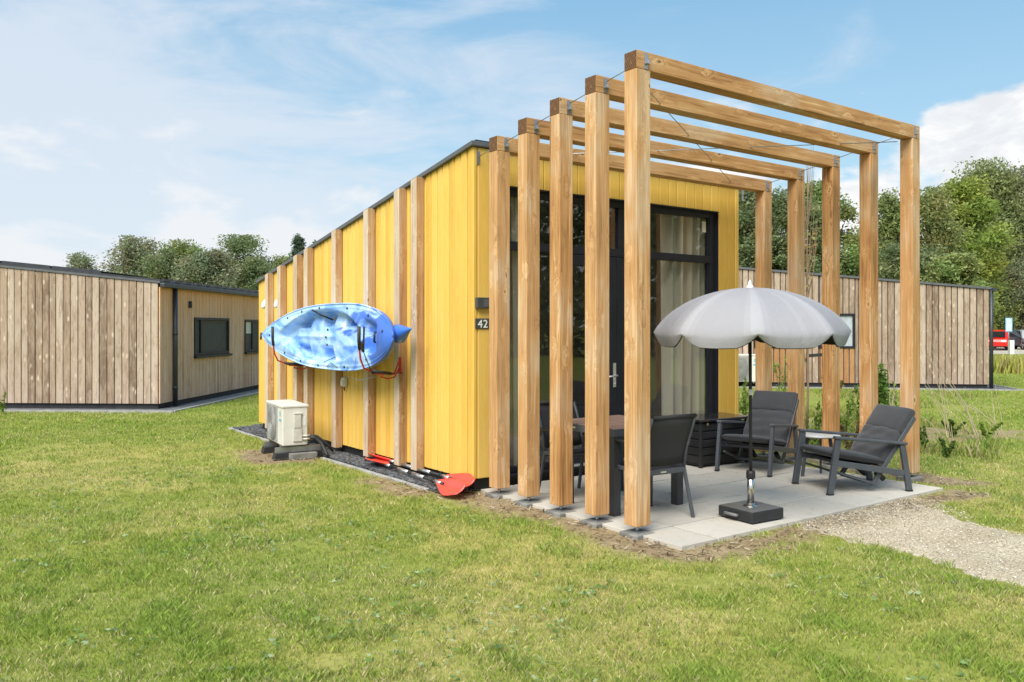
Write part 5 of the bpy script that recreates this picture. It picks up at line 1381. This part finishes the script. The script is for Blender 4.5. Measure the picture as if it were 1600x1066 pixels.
mb = MB(); z = GZ+.02; q = [at(p, d) for p, d in ((1500, 50), (1900, 50), (1900, 78), (1500, 78))]
mb.add([(a, b, z) for a, b in q], [(0, 1, 2, 3)]); kind(mb.build('car_park', plain('pale_gravel', (.42, .38, .31), .95, 0, .2, 8, .1)), 'structure', 'pale gravel car park beyond the tall herbs')

# ================================================================== GRASS AND HERBS
def blades(name, x, y, h, w_, col, seed, lean=.55, label=None, zb=GZ):
    rs = np.random.RandomState(seed); n = len(x); a = rs.uniform(0, 6.283, n); b = rs.uniform(0, 6.283, n); l = h*lean*rs.uniform(.1, 1.4, n)
    P = np.stack([x, y, np.full(n, zb-.004)], 1); sx_, sy_ = np.cos(a)*w_/2, np.sin(a)*w_/2
    V = np.empty((n, 4, 3)); tip = P+np.stack([np.cos(b)*l, np.sin(b)*l, h], 1); mid = P+np.stack([np.cos(b)*l*.32, np.sin(b)*l*.32, h*.62], 1)
    V[:, 0] = P-np.stack([sx_, sy_, np.zeros(n)], 1); V[:, 1] = P+np.stack([sx_, sy_, np.zeros(n)], 1); V[:, 2] = tip; V[:, 3] = mid-np.stack([sx_*.8, sy_*.8, np.zeros(n)], 1)
    V[:, 1] = V[:, 1]; F4 = np.arange(4*n).reshape(n, 4)
    o = raw_mesh(name, V.reshape(-1, 3), F4, np.repeat(col, 4, 0), BLADE); kind(o, 'stuff', label); return o
def lawn():
    rs = np.random.RandomState(11); N = 1800000
    u = rs.uniform(0, 1, N); r0, r1, p = 2.6, 46., .55         # sampling thins with distance
    r = (r0**p+u*(r1**p-r0**p))**(1/p); a = R(35.93)+rs.uniform(-R(44), R(52), N)
    x = r*np.sin(a); y = r*np.cos(a)
    keep = ~((x > 4.555) & (x < 8.365) & (y > 4.175) & (y < 13.6)) & ~((x > 4.12) & (x < 8.95) & (y > 7.25) & (y < 13.55)) & ~((x > 4.12) & (x < 4.6) & (y > 6.95) & (y < 13.55)) & ~((x > 8.3) & (x < 8.6) & (y > 6.8) & (y < 13.1))
    C = (3.967, 17.352); U = (.6311, .7757); V = (-.7757, .6311); la = (x-C[0])*U[0]+(y-C[1])*U[1]; lb = (x-C[0])*V[0]+(y-C[1])*V[1]
    keep &= ~((la > -.52) & (lb > -.49)); dx, dy = x-RP[0], y-RP[1]; ls = dx*RD[0]+dy*RD[1]; ln_ = dx*RN[0]+dy*RN[1]; keep &= ~((ls > -.66) & (ln_ < .56) & (ls < 10.6))
    d = dirt_mask(x, y); pm = path_mask(x, y); rnd = rs.uniform(0, 1, N)
    thin = fbm(x, y, 4.5, 91, 3); thin2 = fbm(x, y, 1.1, 95, 3)
    keep &= rnd > np.clip(d*1.02, 0, .985); keep &= rs.uniform(0, 1, N) > pm*1.2
    keep &= rs.uniform(0, 1, N) > .75*sstep(.44-thin*.6-thin2*.4, -.02, .14)
    x, y, r = x[keep], y[keep], r[keep]; n = len(x); d = d[keep]
    tuft = fbm(x, y, 3.4, 55, 3); tuft2 = fbm(x, y, 11, 56, 2)
    h = (.013+.019*rs.uniform(0, 1, n)+.025*sstep(tuft, .52, .74)*rs.uniform(.3, 1, n)+.018*sstep(tuft2, .5, .8))*(1-.35*d)
    w_ = np.maximum(.0021, .00062*r)*rs.uniform(.7, 1.4, n)
    c = lawn_color(x, y); v = rs.uniform(0, 1, n)[:, None]
    straw = np.array([.60, .52, .28]); lime = np.array([.38, .46, .08]); dk = np.array([.19, .28, .05]); fresh = np.array([.27, .40, .07])
    k = rs.uniform(0, 1, n)[:, None]; dry = sstep(fbm(x, y, .9, 61, 4)+.35*fbm(x, y, 6, 63, 3)-.17, .40, .62)[:, None]; far = sstep(r, 9, 17)[:, None]
    ps = .08+.26*dry*(1-.7*far)
    c = np.where(k < ps, straw*(.75+.5*v), c); c = np.where((k > ps) & (k < ps+.14), lime*(.7+.5*v), c); c = np.where(k > .86, dk*(.8+.6*v), c)
    tg = sstep(tuft, .55, .72)[:, None]; c = c*(1-tg*.45)+fresh*(.8+.4*v)*tg*.45
    c = c*rs.uniform(.78, 1.22, n)[:, None]
    blades('lawn_grass', x, y, h, w_, c, 12, .6, 'short patchy lawn grass')
lawn()
def meadow():
    rs = np.random.RandomState(21); n = 60000
    dp = rs.uniform(25.5, 46, n); px = rs.uniform(1535, 1860, n); px = px+(46-dp)*0
    l = (px-800)/1297.15*dp; x = dp*FW[0]+l*RT[0]; y = dp*FW[1]+l*RT[1]
    dx, dy = x-RP[0], y-RP[1]; ls = dx*RD[0]+dy*RD[1]; ln_ = dx*RN[0]+dy*RN[1]; k = ~((ls > -.9) & (ln_ < 1)) & (dp > 28.5+fbm(x, y, .5, 3)*2); x, y, dp = x[k], y[k], dp[k]; n = len(x)
    t = fbm(x, y, .5, 5, 3)[:, None]; c = np.where(t > .5, np.array([.50, .50, .13]), np.array([.34, .42, .09]))*rs.uniform(.7, 1.3, n)[:, None]
    s = rs.uniform(0, 1, n)[:, None]; c = np.where(s < .15, np.array([.50, .40, .20]), c)
    blades('tall_herbs', x, y, rs.uniform(.5, 1., n)*(.16+.5*np.clip((46-dp)/17, 0, 1))*(.7+.6*fbm(x, y, .8, 9)), rs.uniform(.03, .07, n), c, 22, .35, 'yellow green tall herbs before the car park')
    n = 26000; dp = rs.uniform(10., 21, n); px = rs.uniform(1150, 1560, n); l = (px-800)/1297.15*dp; x = dp*FW[0]+l*RT[0]; y = dp*FW[1]+l*RT[1]
    m = fbm(x, y, .8, 71, 3)+.25*fbm(x, y, 4, 72, 2); k = (m > .62+.12*sstep((x*RT[0]+y*RT[1])/(x*FW[0]+y*FW[1]), .44, .50)) & ((x > 8.9) | (y < 4)) & (x > 9.2); dx, dy = x-RP[0], y-RP[1]; k &= (dx*RN[0]+dy*RN[1]) > 1.2
    x, y, dp = x[k], y[k], dp[k]; n = len(x); q = rs.randint(0, 5, n); pal = np.array([[.26, .33, .06], [.38, .36, .11], [.50, .42, .22], [.16, .25, .05], [.30, .36, .07]])
    blades('weedy_growth', x, y, rs.uniform(.03, .13, n)*rs.choice([1, 1, 1, 1.8], n), rs.uniform(.007, .015, n), pal[q]*rs.uniform(.75, 1.25, n)[:, None], 23, .5, 'weedy growth behind the pergola')
meadow()
def litter():
    """straw, woodchip and small stones on the bare soil, and clover-like leaves in the lawn"""
    rs = np.random.RandomState(31); n = 30000; x = rs.uniform(3.0, 9.2, n); y = rs.uniform(3.5, 11.6, n); k = dirt_mask(x, y) > rs.uniform(.25, 1, n); k &= ~((x > 4.2) & (x < 8.4) & (y > 7.0)) & ~((x > 4.56) & (x < 8.36) & (y > 4.18))
    x, y = x[k], y[k]; n = len(x); a = rs.uniform(0, 6.28, n); L = rs.uniform(.008, .035, n); W = rs.uniform(.0015, .006, n); z = GZ+.010+rs.uniform(0, .014, n); t = rs.uniform(-.3, .3, n)
    P = np.stack([x, y, z], 1); A = np.stack([np.cos(a)*L, np.sin(a)*L, t*L], 1); B = np.stack([-np.sin(a)*W, np.cos(a)*W, rs.uniform(-.5, .5, n)*W], 1)
    V = np.stack([P-A-B, P+A-B, P+A+B, P-A+B], 1).reshape(-1, 3); pal = np.array([[.46, .36, .22], [.20, .13, .075], [.34, .25, .15], [.09, .06, .04], [.55, .48, .36]])
    o = raw_mesh('woodchip_litter', V, np.arange(4*n).reshape(n, 4), np.repeat(pal[rs.randint(0, 5, n)]*rs.uniform(.7, 1.2, n)[:, None], 4, 0), BLADE); kind(o, 'stuff', 'straw and woodchip litter on the bare soil')
    n = 1500; r = rs.uniform(3., 10, n); a = R(35.93)+rs.uniform(-R(38), R(38), n); x = r*np.sin(a); y = r*np.cos(a); cl = fbm(x, y, 1.3, 41, 3); k = (cl > .55) & ~((x > 4.0) & (y > 3.6)) & (path_mask(x, y) < .3); x, y = x[k], y[k]
    pts = np.repeat(np.stack([x, y, np.full(len(x), GZ+.035)], 1), 5, 0)+rs.randn(len(x)*5, 3)*np.array([.022, .022, .006]); c = np.array([[.22, .33, .12], [.16, .27, .06], [.34, .42, .24]])[rs.randint(0, 3, len(pts))]
    V, F4, CC = leaf_quads(rs, pts, .017, c, .15); o = raw_mesh('broadleaf_weeds', V, F4, CC, BLADE); kind(o, 'stuff', 'small broad leaves scattered in the lawn')
litter()
def grit():
    rs = np.random.RandomState(41); n = 70000; x = rs.uniform(5.0, 8.0, n); y = 4.15-9*rs.uniform(0, 1, n)**1.6; k = path_mask(x, y) > rs.uniform(.2, 1, n); x, y = x[k], y[k]; n = len(x)
    a = rs.uniform(0, 6.28, n); L = rs.uniform(.002, .0065, n); W = L*rs.uniform(.4, .9, n); P = np.stack([x, y, GZ+.020+rs.uniform(0, .008, n)], 1)
    A = np.stack([np.cos(a)*L, np.sin(a)*L, rs.uniform(-.5, .5, n)*L], 1); B = np.stack([-np.sin(a)*W, np.cos(a)*W, rs.uniform(-.5, .5, n)*W], 1)
    V = np.stack([P-A-B, P+A-B, P+A+B, P-A+B], 1).reshape(-1, 3); pal = np.array([[.76, .69, .55], [.44, .35, .23], [.62, .53, .38], [.84, .80, .70], [.56, .46, .31]])
    o = raw_mesh('path_grit', V, np.arange(4*n).reshape(n, 4), np.repeat(pal[rs.randint(0, 5, n)]*rs.uniform(.75, 1.15, n)[:, None], 4, 0), BLADE); kind(o, 'stuff', 'loose shell grit on the path')
grit()
